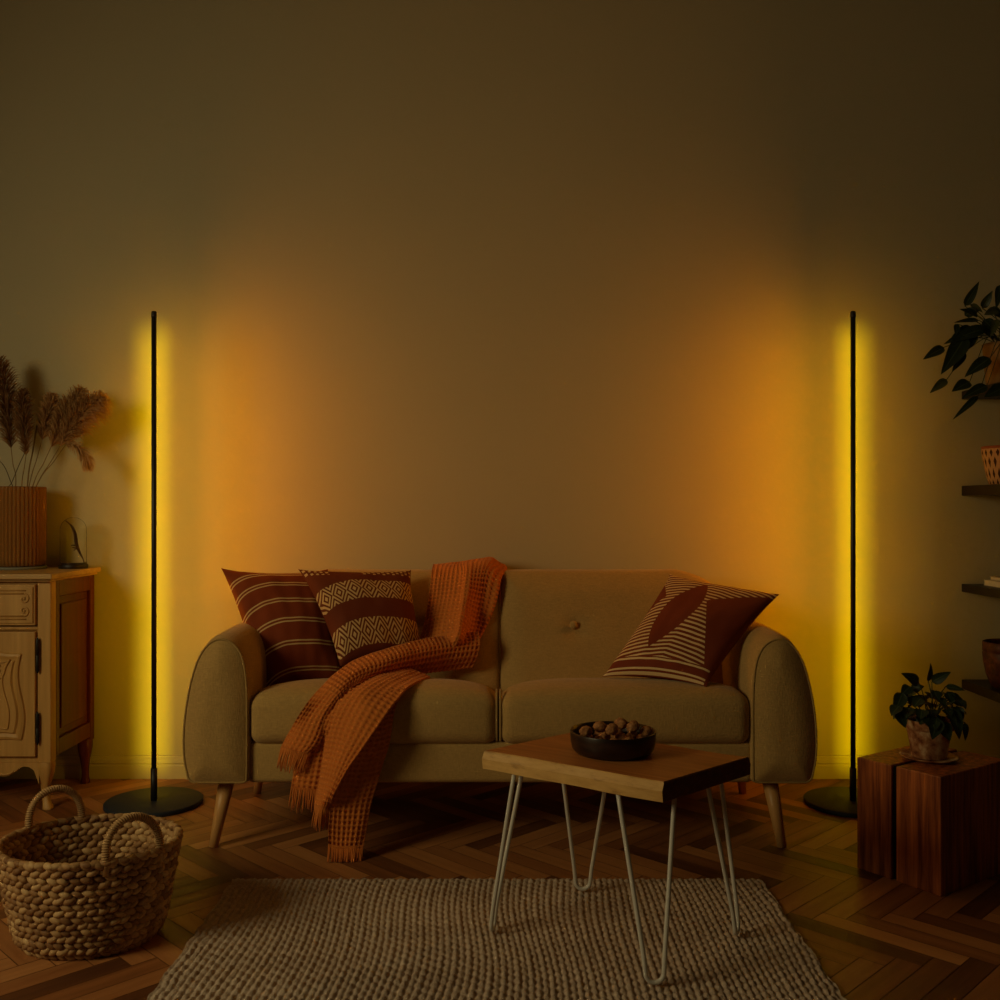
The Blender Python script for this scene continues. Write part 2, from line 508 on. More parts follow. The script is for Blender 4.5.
box(g, XL-.12, XL-.05, WIN_Y0, WIN_Y1, WIN_Z0, WIN_Z0+.06); box(g, XL-.12, XL-.05, WIN_Y0, WIN_Y1, WIN_Z1-.06, WIN_Z1)
wf = obj('window_1', g, 'trim_paint', smooth=False, kind='structure')
obj('pane', box(G(), XL-.09, XL-.085, WIN_Y0+.06, WIN_Y1-.06, WIN_Z0+.06, WIN_Z1-.06), 'clear_glass', wf, smooth=False)
def baseboard(name, kind):
    prof = [(0,0),(-.016,0),(-.016,.052),(-.013,.056),(-.013,.060),(-.016,.064),(-.014,.078),(-.007,.086),(-.006,.092),(0,.094)]
    g = G(); n = len(prof)
    v = []; 
    if kind == 'back': v = [(XL, YW+a, z) for a, z in prof]+[(XR, YW+a, z) for a, z in prof]
    elif kind == 'right': v = [(XR+a, YW-.016, z) for a, z in prof]+[(XR+a, YF, z) for a, z in prof]
    else: v = [(XL-a, YF, z) for a, z in prof]+[(XL-a, YW-.016, z) for a, z in prof]
    f = [(i, i+1, n+i+1, n+i) for i in range(n-1)]+[tuple(range(n))[::-1], tuple(range(n, 2*n))]
    g.add(v, f); o = obj(name, g, 'trim_paint', smooth=False, kind='structure'); weld(o)
for nm, k in (('baseboard_back','back'),('baseboard_right','right'),('baseboard_left','left')): baseboard(nm, k)

# ------------------------------------------------------------------ rug
def mk_rug():
    x0, x1, y0, y1 = -.785, .768, .80, 2.948
    nx, ny = 620, 430
    xs, ys = np.linspace(x0, x1, nx), np.linspace(y0, y1, ny)
    Xg, Yg = np.meshgrid(xs, ys)
    jit = np.zeros_like(Xg)
    for k in range(5):
        a, b, p, q = rng.normal(0, 9, 4); jit += .0009*np.sin(a*Xg+b*Yg+p)
    xx = (Xg+jit*5)/.0168; col = np.floor(xx)
    wob = .0*col
    phase = (col*.5) % 1+.10*np.sin(col*5.1)
    bead = np.abs(np.sin(PI*(Yg/.033+phase+.12*np.sin(col*12.9))))
    brow = np.floor(Yg/.033+phase+.12*np.sin(col*12.9)); bj = .5+.5*np.sin(brow*12.9898+col*78.233)
    hgt = np.abs(np.sin(PI*xx))**.6*(.22+.78*bead**.55)*(.72+.28*bj)
    rowvar = .5+.5*np.sin(Yg*71+2*np.sin(Yg*23))
    Z = .003+.0105*hgt*(.82+.18*rowvar) + rng.normal(0, .0009, Xg.shape)
    edge = np.minimum.reduce([Xg-x0, x1-Xg, Yg-y0, y1-Yg])
    Z = np.where(edge < .006, .003+Z*.5, Z)
    Xw = Xg + .003*np.sin(Yg*55+np.sin(Yg*17)*2)*(np.abs(Xg) > .74)
    Yw = Yg + .003*np.sin(Xg*170)*(Yg > y1-.02)
    A = np.stack((Xw, Yw, Z), -1); B = A.copy(); B[..., 2] = .0008
    g = G(); gridmesh(g, A)
    n = ny*nx
    # hem
    loop = [(0,j) for j in range(nx)]+[(i,nx-1) for i in range(1,ny)]+[(ny-1,j) for j in range(nx-2,-1,-1)]+[(i,0) for i in range(ny-2,0,-1)]
    top = [A[i,j] for i,j in loop]; bot = [B[i,j] for i,j in loop]; m = len(loop)
    g.add(top+bot, [(m+i, m+(i+1)%m, (i+1)%m, i) for i in range(m)])
    o = obj('rug', g, 'jute')
    tag(o, 'beige chunky woven jute rug lying on the parquet under the coffee table', 'rug')
mk_rug()

# ------------------------------------------------------------------ sofa
def offset_loop(pts, d):
    """inset a closed CW/CCW loop of 2D points by d towards its inside"""
    pts = np.array(pts, float)
    T = np.roll(pts, -1, 0)-np.roll(pts, 1, 0); T /= np.linalg.norm(T, axis=1)[:, None]+1e-9
    Nn = np.stack((-T[:, 1], T[:, 0]), -1)
    area = .5*np.sum(pts[:, 0]*np.roll(pts[:, 1], -1)-np.roll(pts[:, 0], -1)*pts[:, 1])
    return pts+Nn*d*(1 if area > 0 else -1)
def loft(g, loop, secs, front_dome=0, center=None, rings=10, dimples=(), shear=None, dome_w=.075):
    """loop of (x,z); secs: list of (inset, y) from front to back; domed front cap"""
    loop = np.array(loop, float); n = len(loop)
    c = loop.mean(0) if center is None else np.array(center)
    L0 = offset_loop(loop, secs[0][0]); y0 = secs[0][1]
    layers = []; Ld = resample(L0, 400)
    for k in range(1, rings+1):
        s = k/rings
        q = c+(L0-c)*s
        dist = np.sqrt(((q[:, None, :]-Ld[None, :, :])**2).sum(-1)).min(1)
        yy = y0-front_dome*(lambda t: t*(2-t))(np.minimum(dist/dome_w, 1))
        for (dx, dz, dep, rad) in dimples: yy += dep*np.exp(-((q[:, 0]-dx)**2+(q[:, 1]-dz)**2)/rad**2)
        layers.append(np.stack((q[:, 0], yy, q[:, 1]), -1))
    for d, y in secs[1:]:
        q = offset_loop(loop, d); layers.append(np.stack((q[:, 0], np.full(n, y), q[:, 1]), -1))
    yc = y0-front_dome*(lambda t: t*(2-t))(min(np.sqrt(((Ld-c)**2).sum(-1)).min()/dome_w, 1))
    for (dx, dz, dep, rad) in dimples: yc += dep*math.exp(-((c[0]-dx)**2+(c[1]-dz)**2)/rad**2)
    v = [np.array((c[0], yc, c[1]))]+[p for l in layers for p in l]
    f = [(0, 1+(i+1)%n, 1+i) for i in range(n)]
    for k in range(len(layers)-1):
        a = 1+k*n; b = a+n
        f += [(a+i, a+(i+1)%n, b+(i+1)%n, b+i) for i in range(n)]
    a = 1+(len(layers)-1)*n
    f.append(tuple(a+i for i in range(n)))
    v = np.array(v)
    if shear is not None: v = shear(v)
    return g.add(v, f)
def resample(pts, n, closed=True):
    pts = np.array(pts, float)
    if closed: pts = np.vstack((pts, pts[:1]))
    d = np.concatenate(([0], np.cumsum(np.linalg.norm(np.diff(pts, axis=0), axis=1))))
    t = np.linspace(0, d[-1], n+1)[:-1] if closed else np.linspace(0, d[-1], n)
    return np.stack([np.interp(t, d, pts[:, k]) for k in range(pts.shape[1])], -1)

sofa = thing('sofa', 'olive beige fabric two-seat sofa with rounded arms and wooden legs by the wall', 'sofa', (0, 3.55, 0))
ARM_PX = [(241,783),(245.5,781.8),(247.2,777),(247.5,740),(247.5,700),(246.5,678),(243.5,660),(238,648),(230,641),(221,638.5),(212,641),(204,648.5),(197,661),(191,680),(186.5,702),(184,722),(183,742),(184,760),(186.5,773),(188.5,779.5),(193,783)]
YA = 3.2
def arm_loop():
    c = catmull([((px-500)/F*YA, HC-(py-HOR)/F*YA) for px, py in ARM_PX], 90)
    return resample(c, 110)
AL = arm_loop()
for sgn in (1, -1):
    lp = AL*np.array((sgn, 1))
    g = G()
    loft(g, lp, [(.010, YA-.004), (.002, YA), (-.003, YA+.012), (-.010, YA+.06), (-.016, YA+.3), (-.014, YA+.5), (-.004, YA+.68), (.012, YA+.735), (.03, YA+.75)], .022, rings=14)
    o = weld(obj('armrest', g, 'sofa_fabric', sofa))
    g = G(); q = offset_loop(lp, .002)
    # piping from the inner foot over the top to the outer foot
    path = np.stack((q[:, 0], np.full(len(q), YA-.001), q[:, 1]), -1)
    tube(g, path, .0035, 6, closed=True)
    obj('piping', g, 'piping_fabric', o)
# base rail
g = G(); rbox(g, (0, 3.575, .281), (1.63, .72, .135), .02, (10, 6, 4)); weld(obj('base_frame', g, 'sofa_fabric', sofa))
# seats
for cx, wd in ((-.4075, .804), (.4025, .812)):
    def warp(p):
        # soft droop at the outer ends, pinched corners
        q = p.copy()
        ex = np.abs(p[..., 0])/(wd/2)
        tp = np.clip(p[..., 2]/.178+.5, 0, 1)
        q[..., 2] -= .020*ex**6*tp + .19*np.clip(p[..., 1]+.17, 0, .3)*tp**2
        return q
    g = G(); rbox(g, (cx, 3.48, .426), (wd, .57, .178), .045, (24, 16, 8), .026, warp)
    o = weld(obj('seat_cushion', g, 'sofa_fabric', sofa))
# piping between the seats
    g = G()
    e = cx+wd/2-.005 if cx < 0 else cx-wd/2+.005
    tube(g, catmull([(e, 3.26, .508), (e, 3.23, .500), (e, 3.214, .47), (e, 3.208, .43), (e, 3.212, .37), (e, 3.222, .35)], 20), .004, 6)
    obj('piping', g, 'piping_fabric', o)
# back halves
def back_loop(sgn):
    xo = .872; zt = .863
    pts = [(.0015, .36), (.0015, .60), (.0015, .85), (.005, .862), (.014, zt)]
    pts += [(x, zt) for x in np.linspace(.04, .60, 12)]
    pts += [(.66, .866), (.71, .857), (.755, .842), (.795, .818), (.828, .785), (.853, .74), (.868, .68), (.872, .6), (.872, .5), (.872, .36)]
    return resample(np.array(pts), 150)*np.array((sgn, 1))
def lean(v):
    v = v.copy(); v[:, 1] += (v[:, 2]-.5)*.50*(1-.25*np.clip((v[:, 1]-3.6)/.3, 0, 1)); v[:, 1] = np.minimum(v[:, 1], 4.0); return v
for sgn in (-1, 1):
    g = G()
    loft(g, back_loop(sgn), [(.014, 3.582), (.005, 3.588), (.001, 3.597), (0, 3.62), (0, 3.70), (.006, 3.735), (.02, 3.75)], .022, center=(sgn*.27, .66), rings=14,
         dimples=[(sgn*.272, .662, .016, .03)], shear=lean)
    o = weld(obj('backrest', g, 'sofa_fabric', sofa))
    if sgn > 0:
        g = G(); c = P(573.5, 625, 3.645)
        ellipsoid(g, c, np.diag((.015, .009, .015)), 20, 10); obj('button', g, 'sofa_fabric', o)
# legs
def leg(p0, p1, r0, r1):
    g = G(); tube(g, [p0, tuple((np.array(p0)+np.array(p1))/2), p1], [r0, (r0+r1)/2, r1], 20); return obj('leg', g, 'leg_wood', sofa)
leg(P(227, 780, 3.28), (-.93, 3.245, .0), .026, .0145)
leg(P(770, 780, 3.28), (.915, 3.245, .0), .026, .0145)
leg((-.90, 3.80, .225), (-.937, 3.86, 0), .026, .0145)
leg((.90, 3.80, .225), (.937, 3.86, 0), .026, .0145)

# ------------------------------------------------------------------ pillows
def pillow(name, label, corners, thick, mat, pull=.07, n=44, seed=0, sag=0.0, ear=.35):
    TL, TR, BR, BL = [np.array(c, float) for c in corners]
    c = (TL+TR+BR+BL)/4
    nrm = np.cross(TR-BL, TL-BR); nrm /= np.linalg.norm(nrm)
    if nrm[1] > 0: nrm = -nrm
    t = np.linspace(0, 1, n); Sg, Tg = np.meshgrid(t, t)
    # pull the edges in, leave the corners as ears
    S2 = Sg+(.5-Sg)*2*pull*np.sin(PI*Tg)**.8*np.abs(2*Sg-1)**3
    T2 = Tg+(.5-Tg)*2*pull*np.sin(PI*Sg)**.8*np.abs(2*Tg-1)**3
    base = ((1-S2)*(1-T2))[..., None]*BL+(S2*(1-T2))[..., None]*BR+((1-S2)*T2)[..., None]*TL+(S2*T2)[..., None]*TR
    prof = ((1-(2*Sg-1)**2).clip(0)*(1-(2*Tg-1)**2).clip(0))**.5
    wr = np.zeros_like(Sg)
    for i in range(n):
        for j in range(n):
            wr[i, j] = noise.noise(Vector((Sg[i, j]*3+seed*5, Tg[i, j]*3, seed)))*.6+noise.noise(Vector((Sg[i, j]*9+seed*5, Tg[i, j]*5, seed+3)))*.35
    edge = np.minimum.reduce([Sg, 1-Sg, Tg, 1-Tg])
    wrk = wr*np.clip(edge*9, 0, 1)
    root = thing('throw_pillow', label, 'pillow', tuple(c-np.array((0, 0, np.linalg.norm(TL-BL)*.3))), 'pillows on the sofa')
    ft = base+nrm*(thick*(prof+.17*wrk*prof**.5))[..., None]; bk = base-nrm*(thick*.7*prof)[..., None]
    if sag:
        ft[..., 2] -= sag*prof; bk[..., 2] -= sag*prof
    g = G(); gridmesh(g, ft); o = obj('front_panel', g, mat, root)
    g = G(); gridmesh(g, bk[:, ::-1]); obj('back_panel', g, 'pillow_back', root)
    return root
pillow('throw_pillow', 'rust throw pillow with thin double cream lines, against the left sofa arm',
       (P(221, 568, 3.58), P(328, 569, 3.71), P(350, 692, 3.50), P(262, 700, 3.40)), .085, 'striped_cloth', seed=1, pull=.05)
pillow('throw_pillow', 'dark red throw pillow with two bands of cream concentric diamonds',
       (P(298, 569, 3.56), P(411, 570, 3.68), P(428, 668, 3.54), P(340, 666, 3.38)), .085, 'diamond_cloth', seed=2, pull=.05)
pillow('throw_pillow', 'rust throw pillow with big leaf over cream lines, leaning on the right arm',
       (P(670, 574, 3.66), P(780, 594, 3.46), P(706, 687, 3.24), P(602, 677, 3.36)), .075, 'leaf_cloth', seed=3, pull=.045)

# ------------------------------------------------------------------ blanket
WAF = .0165
blanket = thing('throw_blanket', 'burnt orange waffle-knit blanket with fringe draped over the sofa back and seat', 'blanket', P(350, 863, 3.1))
cloth = G()
def sheet(rows, n=70, m=50, rev=False, wrinkle=.0025, fr=0, seed=0, th=.006):
    """loft rows of (px, py, Y) into a waffle sheet; fr > 0 adds a fringe of that length along the last row"""
    R = [np.array([P(*p) for p in row]) for row in rows]
    R = np.array([catmull(r, m) for r in R])                 # rows x m x 3
    A = np.stack([catmull(R[:, j], n) for j in range(m)], 1)   # n x m x 3
    dv = np.linalg.norm(np.diff(A, axis=1), axis=2).mean(0); du = np.linalg.norm(np.diff(A, axis=0), axis=2).mean(1)
    Vc = np.concatenate(([0], np.cumsum(dv))); Uc = np.concatenate(([0], np.cumsum(du)))
    # refine to a waffle resolution
    nn = max(8, int(Uc[-1]/.0034)); mm = max(8, int(Vc[-1]/.0034))
    ui = np.interp(np.linspace(0, Uc[-1], nn), Uc, np.arange(n)); vi = np.interp(np.linspace(0, Vc[-1], mm), Vc, np.arange(m))
    def samp(A, ui, vi):
        i0 = np.clip(ui.astype(int), 0, A.shape[0]-2); fu = (ui-i0)[:, None, None]
        B = A[i0]*(1-fu)+A[i0+1]*fu
        j0 = np.clip(vi.astype(int), 0, A.shape[1]-2); fv = (vi-j0)[None, :, None]
        return B[:, j0]*(1-fv)+B[:, j0+1]*fv
    A = samp(A, ui, vi)
    Tu = np.gradient(A, axis=0); Tv = np.gradient(A, axis=1)
    N = np.cross(Tu, Tv); N /= np.linalg.norm(N, axis=2, keepdims=True)+1e-12
    if N[..., 1].mean() > 0: N = -N
    U, V = np.meshgrid(np.linspace(0, Uc[-1], nn), np.linspace(0, Vc[-1], mm), indexing='ij')
    cu = np.abs(np.cos(PI*U/WAF)); cv = np.abs(np.cos(PI*V/WAF))
    waf = np.maximum(cu**4, cv**4)
    low = np.array([[noise.noise(Vector((U[i, j]*14+seed, V[i, j]*22, seed))) for j in range(mm)] for i in range(nn)])
    ft = A+N*(.0070*waf-.004+wrinkle*1.6*low)[..., None]
    bk = A-N*th+N*(wrinkle*1.6*low)[..., None]
    gridmesh(cloth, ft); gridmesh(cloth, bk[:, ::-1])
    for a, b in ((ft[0], bk[0]), (ft[-1], bk[-1]), (ft[:, 0], bk[:, 0]), (ft[:, -1], bk[:, -1])):
        gridmesh(cloth, np.stack((a, b), 0))
    if fr:
        fringe = G()
        k = max(6, int(Vc[-1]/.0042))
        for q in range(k):
            t = (q+.5)/k*(mm-1); j = min(int(t), mm-2); f_ = t-j
            p = A[-1, j]*(1-f_)+A[-1, j+1]*f_
            d = A[-1, j]-A[-4, j]; d /= np.linalg.norm(d); d = d*.55+np.array((0, 0, -.6))
            ln = fr*(.8+.35*random.random())
            sd = np.array((random.uniform(-.2, .2), random.uniform(-.25, .1), 0))
            pts = [p-d*.006, p+d*ln*.4+sd*ln*.25, p+d*ln*.75+sd*ln*.5, p+d*ln+sd*ln*.6+np.array((0, 0, -.15*ln))]
            for pt in pts: pt[2] = max(pt[2], .003)
            tube(fringe, pts, [.0024, .0022, .002, .0014], 4)
        obj('fringe', fringe, 'rust_knit', blanket)
# panel over the backrest
sheet([[(440.0,600.0,4.045),(458.0,600.0,4.045),(467.0,600.0,4.045),(476.0,600.0,4.045),(490.0,602.0,4.045),(495.0,603.0,4.045),(500.0,604.0,4.045)],
       [(436.0,569.0,4.020),(455.0,566.0,4.020),(464.5,564.5,4.020),(474.0,563.0,4.020),(490.0,562.0,4.020),(496.5,565.0,4.020),(503.0,568.0,4.020)],
       [(433.0,566.0,3.830),(452.0,565.0,3.820),(461.0,564.0,3.815),(470.0,563.0,3.810),(488.0,560.0,3.820),(497.5,564.5,3.830),(507.0,569.0,3.840)],
       [(431.5,575.0,3.715),(449.0,574.0,3.708),(462.0,572.0,3.696),(469.0,571.0,3.689),(483.0,570.0,3.705),(489.0,571.0,3.711),(502.0,578.0,3.725)],
       [(429.0,598.0,3.675),(446.0,596.0,3.664),(459.0,595.0,3.644),(466.0,594.0,3.622),(477.0,598.0,3.659),(483.0,599.0,3.677),(496.0,604.0,3.675)],
       [(424.0,625.0,3.630),(441.0,620.0,3.618),(455.0,620.0,3.575),(462.0,619.0,3.544),(470.0,628.0,3.597),(476.0,629.0,3.623),(484.0,632.0,3.625)],
       [(419.0,645.0,3.580),(437.0,640.0,3.555),(451.0,638.0,3.516),(458.0,637.0,3.480),(465.0,644.0,3.533),(471.0,645.0,3.563),(474.0,650.0,3.575)],
       [(414.0,662.0,3.570),(430.0,660.0,3.540),(438.0,660.0,3.530),(446.0,660.0,3.520),(458.0,662.0,3.560),(463.0,665.0,3.580),(468.0,668.0,3.600)]], seed=1)
# gather on the seat, running from under the panel to the left and over the front edge (strap-like fold)
sheet([[(478,632,3.57),(480,642,3.53),(478,654,3.525),(472,668,3.535)],
       [(446,636,3.54),(450,645,3.49),(448,657,3.48),(440,672,3.50)],
       [(416,641,3.47),(420,650,3.42),(418,662,3.41),(408,675,3.43)],
       [(384,650,3.40),(390,658,3.335),(388,668,3.315),(380,678,3.32)],
       [(352,662,3.33),(360,668,3.27),(362,676,3.245),(356,685,3.205)],
       [(325,683,3.22),(334,687,3.18),(340,691,3.165),(341,697,3.165)],
       [(303,709,3.165),(313,711,3.165),(323,713,3.155),(330,716,3.165)],
       [(289,733,3.18),(299,737,3.15),(311,740,3.14),(320,742,3.15)],
       [(281,748,3.175),(290,751,3.145),(301,754,3.135),(311,752,3.145)]], seed=3, fr=.048)
# middle layer behind, ending in a fringe
sheet([[(338,690,3.19),(346,688,3.185),(356,690,3.185)],
       [(312,722,3.16),(324,722,3.155),(338,722,3.155)],
       [(299,750,3.165),(313,750,3.16),(328,750,3.165)],
       [(294,772,3.155),(308,774,3.15),(324,774,3.155)],
       [(291,788,3.15),(305,790,3.145),(320,792,3.15)]], seed=4, fr=.05)
# main broad fold
sheet([[(398,668,3.40),(408,669,3.39),(418,672,3.38),(430,677,3.38)],
       [(372,676,3.29),(384,678,3.255),(397,681,3.245),(411,685,3.215)],
       [(346,692,3.18),(361,692,3.155),(378,695,3.15),(394,703,3.135)],
       [(332,714,3.15),(346,715,3.13),(362,719,3.105),(377,727,3.095)],
       [(326,738,3.155),(337,739,3.125),(350,743,3.095),(361,750,3.085)],
       [(322.5,763,3.15),(330,764,3.12),(339,767,3.095),(346,771,3.085)],
       [(319,788,3.14),(324,789,3.11),(330,791,3.09),(334,794,3.085)],
       [(315,806,3.12),(319,808,3.095),(324,809,3.095),(329,808,3.11)]], seed=5, fr=.05)
# right-hand layer falling to the floor
sheet([[(378,690,3.19),(388,690,3.18),(396,690,3.18),(404,688,3.19)],
       [(352,716,3.14),(368,716,3.15),(383,715,3.165),(394,712,3.178)],
       [(341,745,3.12),(358,745,3.14),(376,744,3.16),(390,740,3.178)],
       [(334,775,3.115),(349,776,3.135),(365,776,3.155),(380,773,3.175)],
       [(330,805,3.11),(343,806,3.125),(358,806,3.14),(370.5,805,3.16)],
       [(328.5,832,3.10),(341,834,3.11),(354,834,3.12),(366,833,3.14)],
       [(328.5,846,3.10),(340,848,3.105),(352,848,3.11),(363,847,3.125)]], seed=6, fr=.05)
co = weld(obj('cloth', cloth, 'rust_knit', blanket), 1e-6)

# ------------------------------------------------------------------ coffee table
ZT = .468
tl, tf, tr, tb = (np.array(p) for p in ((-.042, 2.606), (.378, 2.306), (.632, 2.538), (.212, 2.83)))
table = thing('coffee_table', 'small square live-edge wood coffee table on thin white hairpin legs, on the rug', 'table', (.297, 2.57, .0125))
def mk_top():
    g = G(); th = .046
    long = (tf-tl)/np.linalg.norm(tf-tl); out = -np.array((-long[1], long[0]))   # outward from the near live edge
    def edge(a, b, n, wav, bulge, seed):
        res = []
        for i in range(n+1):
            t = i/n; p = a*(1-t)+b*t
            nn = noise.noise(Vector((t*3+seed, seed, 0)))*wav
            res.append(p+bulge*nn)
        return res
    N = 26
    # ring of outline points for three levels (top, middle, bottom)
    def outline(level):
        flare = {0: 0.0, 1: .009, 2: .005}[level]
        ol = []
        near = edge(tl+out*flare, tf+out*flare, N, .010, out, 1.7+level*.25)
        side = edge(tf+out*flare, tr-out*flare, 8, 0, out, 0)
        far = edge(tr-out*flare, tb-out*flare, N, .010, -out, 4.1+level*.25)
        side2 = edge(tb-out*flare, tl+out*flare, 8, 0, out, 0)
        for e in (near, side, far, side2): ol += e[:-1]
        return np.array(ol)
    z = [ZT, ZT-.020, ZT-th]
    # thin the outer underside a little
    rings = [np.column_stack((offset_loop(outline(0), .003), np.full(2*N+16, ZT)))] + [np.column_stack((outline(l), np.full(2*N+16, (z[l]-.003 if l == 0 else z[l])))) for l in range(3)]
    n = 2*N+16
    v = np.vstack(rings); f = []; mi = []
    for k in range(3):
        for i in range(n):
            f.append((k*n+i, (k+1)*n+i, (k+1)*n+(i+1)%n, k*n+(i+1)%n)); mi.append(1 if (i < N or N+8 <= i < 2*N+8) else 2)
    f.append(tuple(range(n))); mi.append(0)
    f.append(tuple(3*n+i for i in reversed(range(n)))); mi.append(0)
    g.add(v, f); g.mi = mi
    o = obj('tabletop', g, ['table_wood', 'live_edge', 'end_grain'], table, smooth=False)
mk_top()
ZU = ZT-.046
def hairpin(a, b, foot, rr=.0058):
    a = np.array((*a, ZU+.002)); b = np.array((*b, ZU+.002)); ft = np.array((*foot, .0135+rr))
    ax = (b-a); wd = np.linalg.norm(ax); ax /= wd
    r = .021
    c = ft+np.array((0, 0, r))
    pts = [a]
    A0, B0 = c-ax*r*1.0, c+ax*r*1.0
    for t in np.linspace(.1, .92, 8): pts.append(a*(1-t)+(A0+np.array((0, 0, .012)))*t)
    for k in range(13):
        th = PI+PI*k/12
        pts.append(c+ax*r*math.cos(th)+np.array((0, 0, r*math.sin(th))))
    for t in np.linspace(.92, .1, 8): pts.append(b*(1-t)+(B0+np.array((0, 0, .012)))*t)
    pts.append(b)
    g = G(); tube(g, pts, rr, 10)
    # mounting plate
    m_ = (a+b)/2
    o = obj('leg', g, 'white_metal', table)
hairpin((.28, 2.375), (.415, 2.375), (.3526, 2.278))
hairpin((.0355, 2.53), (.064, 2.665), (-.0178, 2.568))
hairpin((.511, 2.47), (.570, 2.60), (.6016, 2.544))
hairpin((.165, 2.75), (.305, 2.75), (.235, 2.837))

# bowl and walnuts
BC = np.array((.292, 2.585, ZT))
bowl = G()
lathe(bowl, [(.0, .0), (.085, .0), (.098, .004), (.106, .014), (.1095, .032), (.1105, .056), (.1095, .0585), (.1055, .0575), (.104, .045), (.100, .018), (.09, .010), (.0, .009)], BC, 64)
tag(weld(obj('bowl', bowl, 'dark_bowl', loc=tuple(BC))), 'round dark wooden bowl filled with walnuts on the coffee table', 'bowl')
def walnut_geo():
    g = G(); ellipsoid(g, (0, 0, 0), np.diag((.0150, .0150, .0178)), 28, 18)
    v = []
    for p in g.v:
        q = Vector(p); d = q.normalized()
        r_ = 1+.13*abs(noise.noise(d*4))*2-.10+.10*noise.noise(d*8)
        seam = math.exp(-(d.x/.09)**2)*.07
        v.append(tuple(q*(r_+seam)))
    g.v = v; return g
wal0 = obj('walnut', walnut_geo(), 'walnut_shell', loc=(0, 0, 0))
first = [True]
def put_walnut(p, label, tilt=None):
    if first[0]: o = wal0; first[0] = False
    else: o = link(wal0.copy())
    o.location = p; o.rotation_euler = tilt or (random.uniform(0, 3), random.uniform(0, 3), random.uniform(0, 6))
    tag(o, label, 'walnut', 'walnuts in the bowl'); return o
low = 'walnut in the lower layer of the dark bowl, half hidden by the bowl rim'
pts = []
for k in range(5): a = 2*PI*k/5+.9; pts.append((.040*math.cos(a), .040*math.sin(a)))
for k in range(11): a = 2*PI*k/11+.2; pts.append((.079*math.cos(a), .079*math.sin(a)))
for x, y in pts: put_walnut((BC[0]+x, BC[1]+y, ZT+.029+.002*random.random()), low)
for px, py, Y, lb in ((586, 731.5, 2.56, 'walnut at the far left of the heap in the dark bowl'),
                  (600, 727, 2.59, 'large upright walnut left of the centre of the heap in the dark bowl'),
                  (612, 729.5, 2.565, 'small walnut in the middle dip of the heap in the dark bowl'),
                  (621, 723.5, 2.61, 'topmost walnut at the back of the heap in the dark bowl'),
                  (633, 727, 2.57, 'upright walnut right of the topmost one in the dark bowl'),
                  (646.5, 731.5, 2.58, 'walnut at the far right of the heap in the dark bowl')):
    put_walnut(P(px, py, Y), lb)

# ------------------------------------------------------------------ floor lamps
lamp = thing('floor_lamp', 'thin black pole floor lamp glowing yellow, between sideboard and sofa', 'lamp', (-1.2837, 3.71, 0), 'pole lamps against the wall')
LX, LY = -1.2837, 3.71
g = G(); lathe(g, [(0, 0), (.172, 0), (.176, .003), (.176, .015), (.173, .018), (0, .016)], (LX, LY, 0), 72); weld(obj('base', g, 'base_metal', lamp))
g = G(); tube(g, [(LX, LY, .014), (LX, LY, .135)], .0118, 20); obj('coupling', g, 'black_metal', lamp)
g = G(); tube(g, [(LX, LY, .13), (LX, LY, 1.818)], .0092, 20); obj('pole', g, 'black_metal', lamp)
g = G(); lathe(g, [(0, 1.830), (.0075, 1.830), (.0098, 1.827), (.0102, 1.812), (.0102, 1.808), (0, 1.808)], (LX, LY, 0), 20); weld(obj('cap', g, 'black_metal', lamp))
g = G(); box(g, LX-.005, LX+.005, LY+.0085, LY+.0112, .15, 1.81); obj('diffuser', g, 'led', lamp, smooth=False)
def lamp_light(name, energy, col, spread, turn, par, w_=.010, z0=.05, z1=1.825):
    l = bpy.data.lights.new(name, 'AREA'); l.shape = 'RECTANGLE'; l.size = w_; l.size_y = z1-z0
    l.energy = energy; l.color = col; l.spread = spread
    o = link(bpy.data.objects.new(name, l)); o.parent = par
    o.location = (0, .014, (z0+z1)/2); o.rotation_euler = (PI/2, 0, turn); return o
def lamp_copy(src, loc, label):
    r = link(src.copy()); r.location = loc; r['label'] = label
    for ch in list(src.children):
        c = link(ch.copy()); c.parent = r
    return r
lamp_r = lamp_copy(lamp, ((853-500)/F*3.71, 3.71, 0), 'thin black pole floor lamp glowing yellow, between sofa and wooden block table')
for lp, sg in ((lamp, -1), (lamp_r, 1)):
    lamp_light('beam_light', LAMP_NARROW, COL_NARROW, math.radians(29), -sg*math.radians(20), lp)
    lamp_light('wash_light', LAMP_WIDE, COL_WIDE, math.radians(175), sg*math.radians(93), lp, z0=.60)
    lamp_light('glow_light', LAMP_GLOW, COL_GLOW, math.radians(138), -sg*math.radians(10), lp)

# ------------------------------------------------------------------ sideboard
SX1, SX0, SY0, SY1, SZT = -1.635, -2.80, 3.64, 4.035, .862
sb = thing('sideboard', 'carved pale oak sideboard with red-brown side panel, at the left edge', 'sideboard', ((SX0+SX1)/2, 3.84, 0))
g = G(); box(g, SX0-.02, SX1+.02, SY0-.038, SY1+.015, SZT-.020, SZT); box(g, SX0-.008, SX1+.008, SY0-.02, SY1+.008, SZT-.030, SZT-.020)
obj('top', g, 'pale_oak_top', sb, smooth=False, bevel=.004)
g = G()
box(g, SX0+.01, SX1-.02, SY0+.02, SY1, .19, SZT-.03)      # carcass core
xm = (SX0+SX1)/2
box(g, SX1-.05, SX1, SY0, SY0+.045, .17, SZT-.03); box(g, SX0, SX0+.05, SY0, SY0+.045, .17, SZT-.03)   # corner posts
box(g, SX0+.05, SX1-.05, SY0+.006, SY0+.03, .655, .668); box(g, SX0+.05, SX1-.05, SY0+.006, SY0+.03, .80, SZT-.03)
box(g, SX0+.05, SX1-.05, SY0+.006, SY0+.03, .17, .195); box(g, xm-.03, xm+.03, SY0+.002, SY0+.03, .17, SZT-.03)
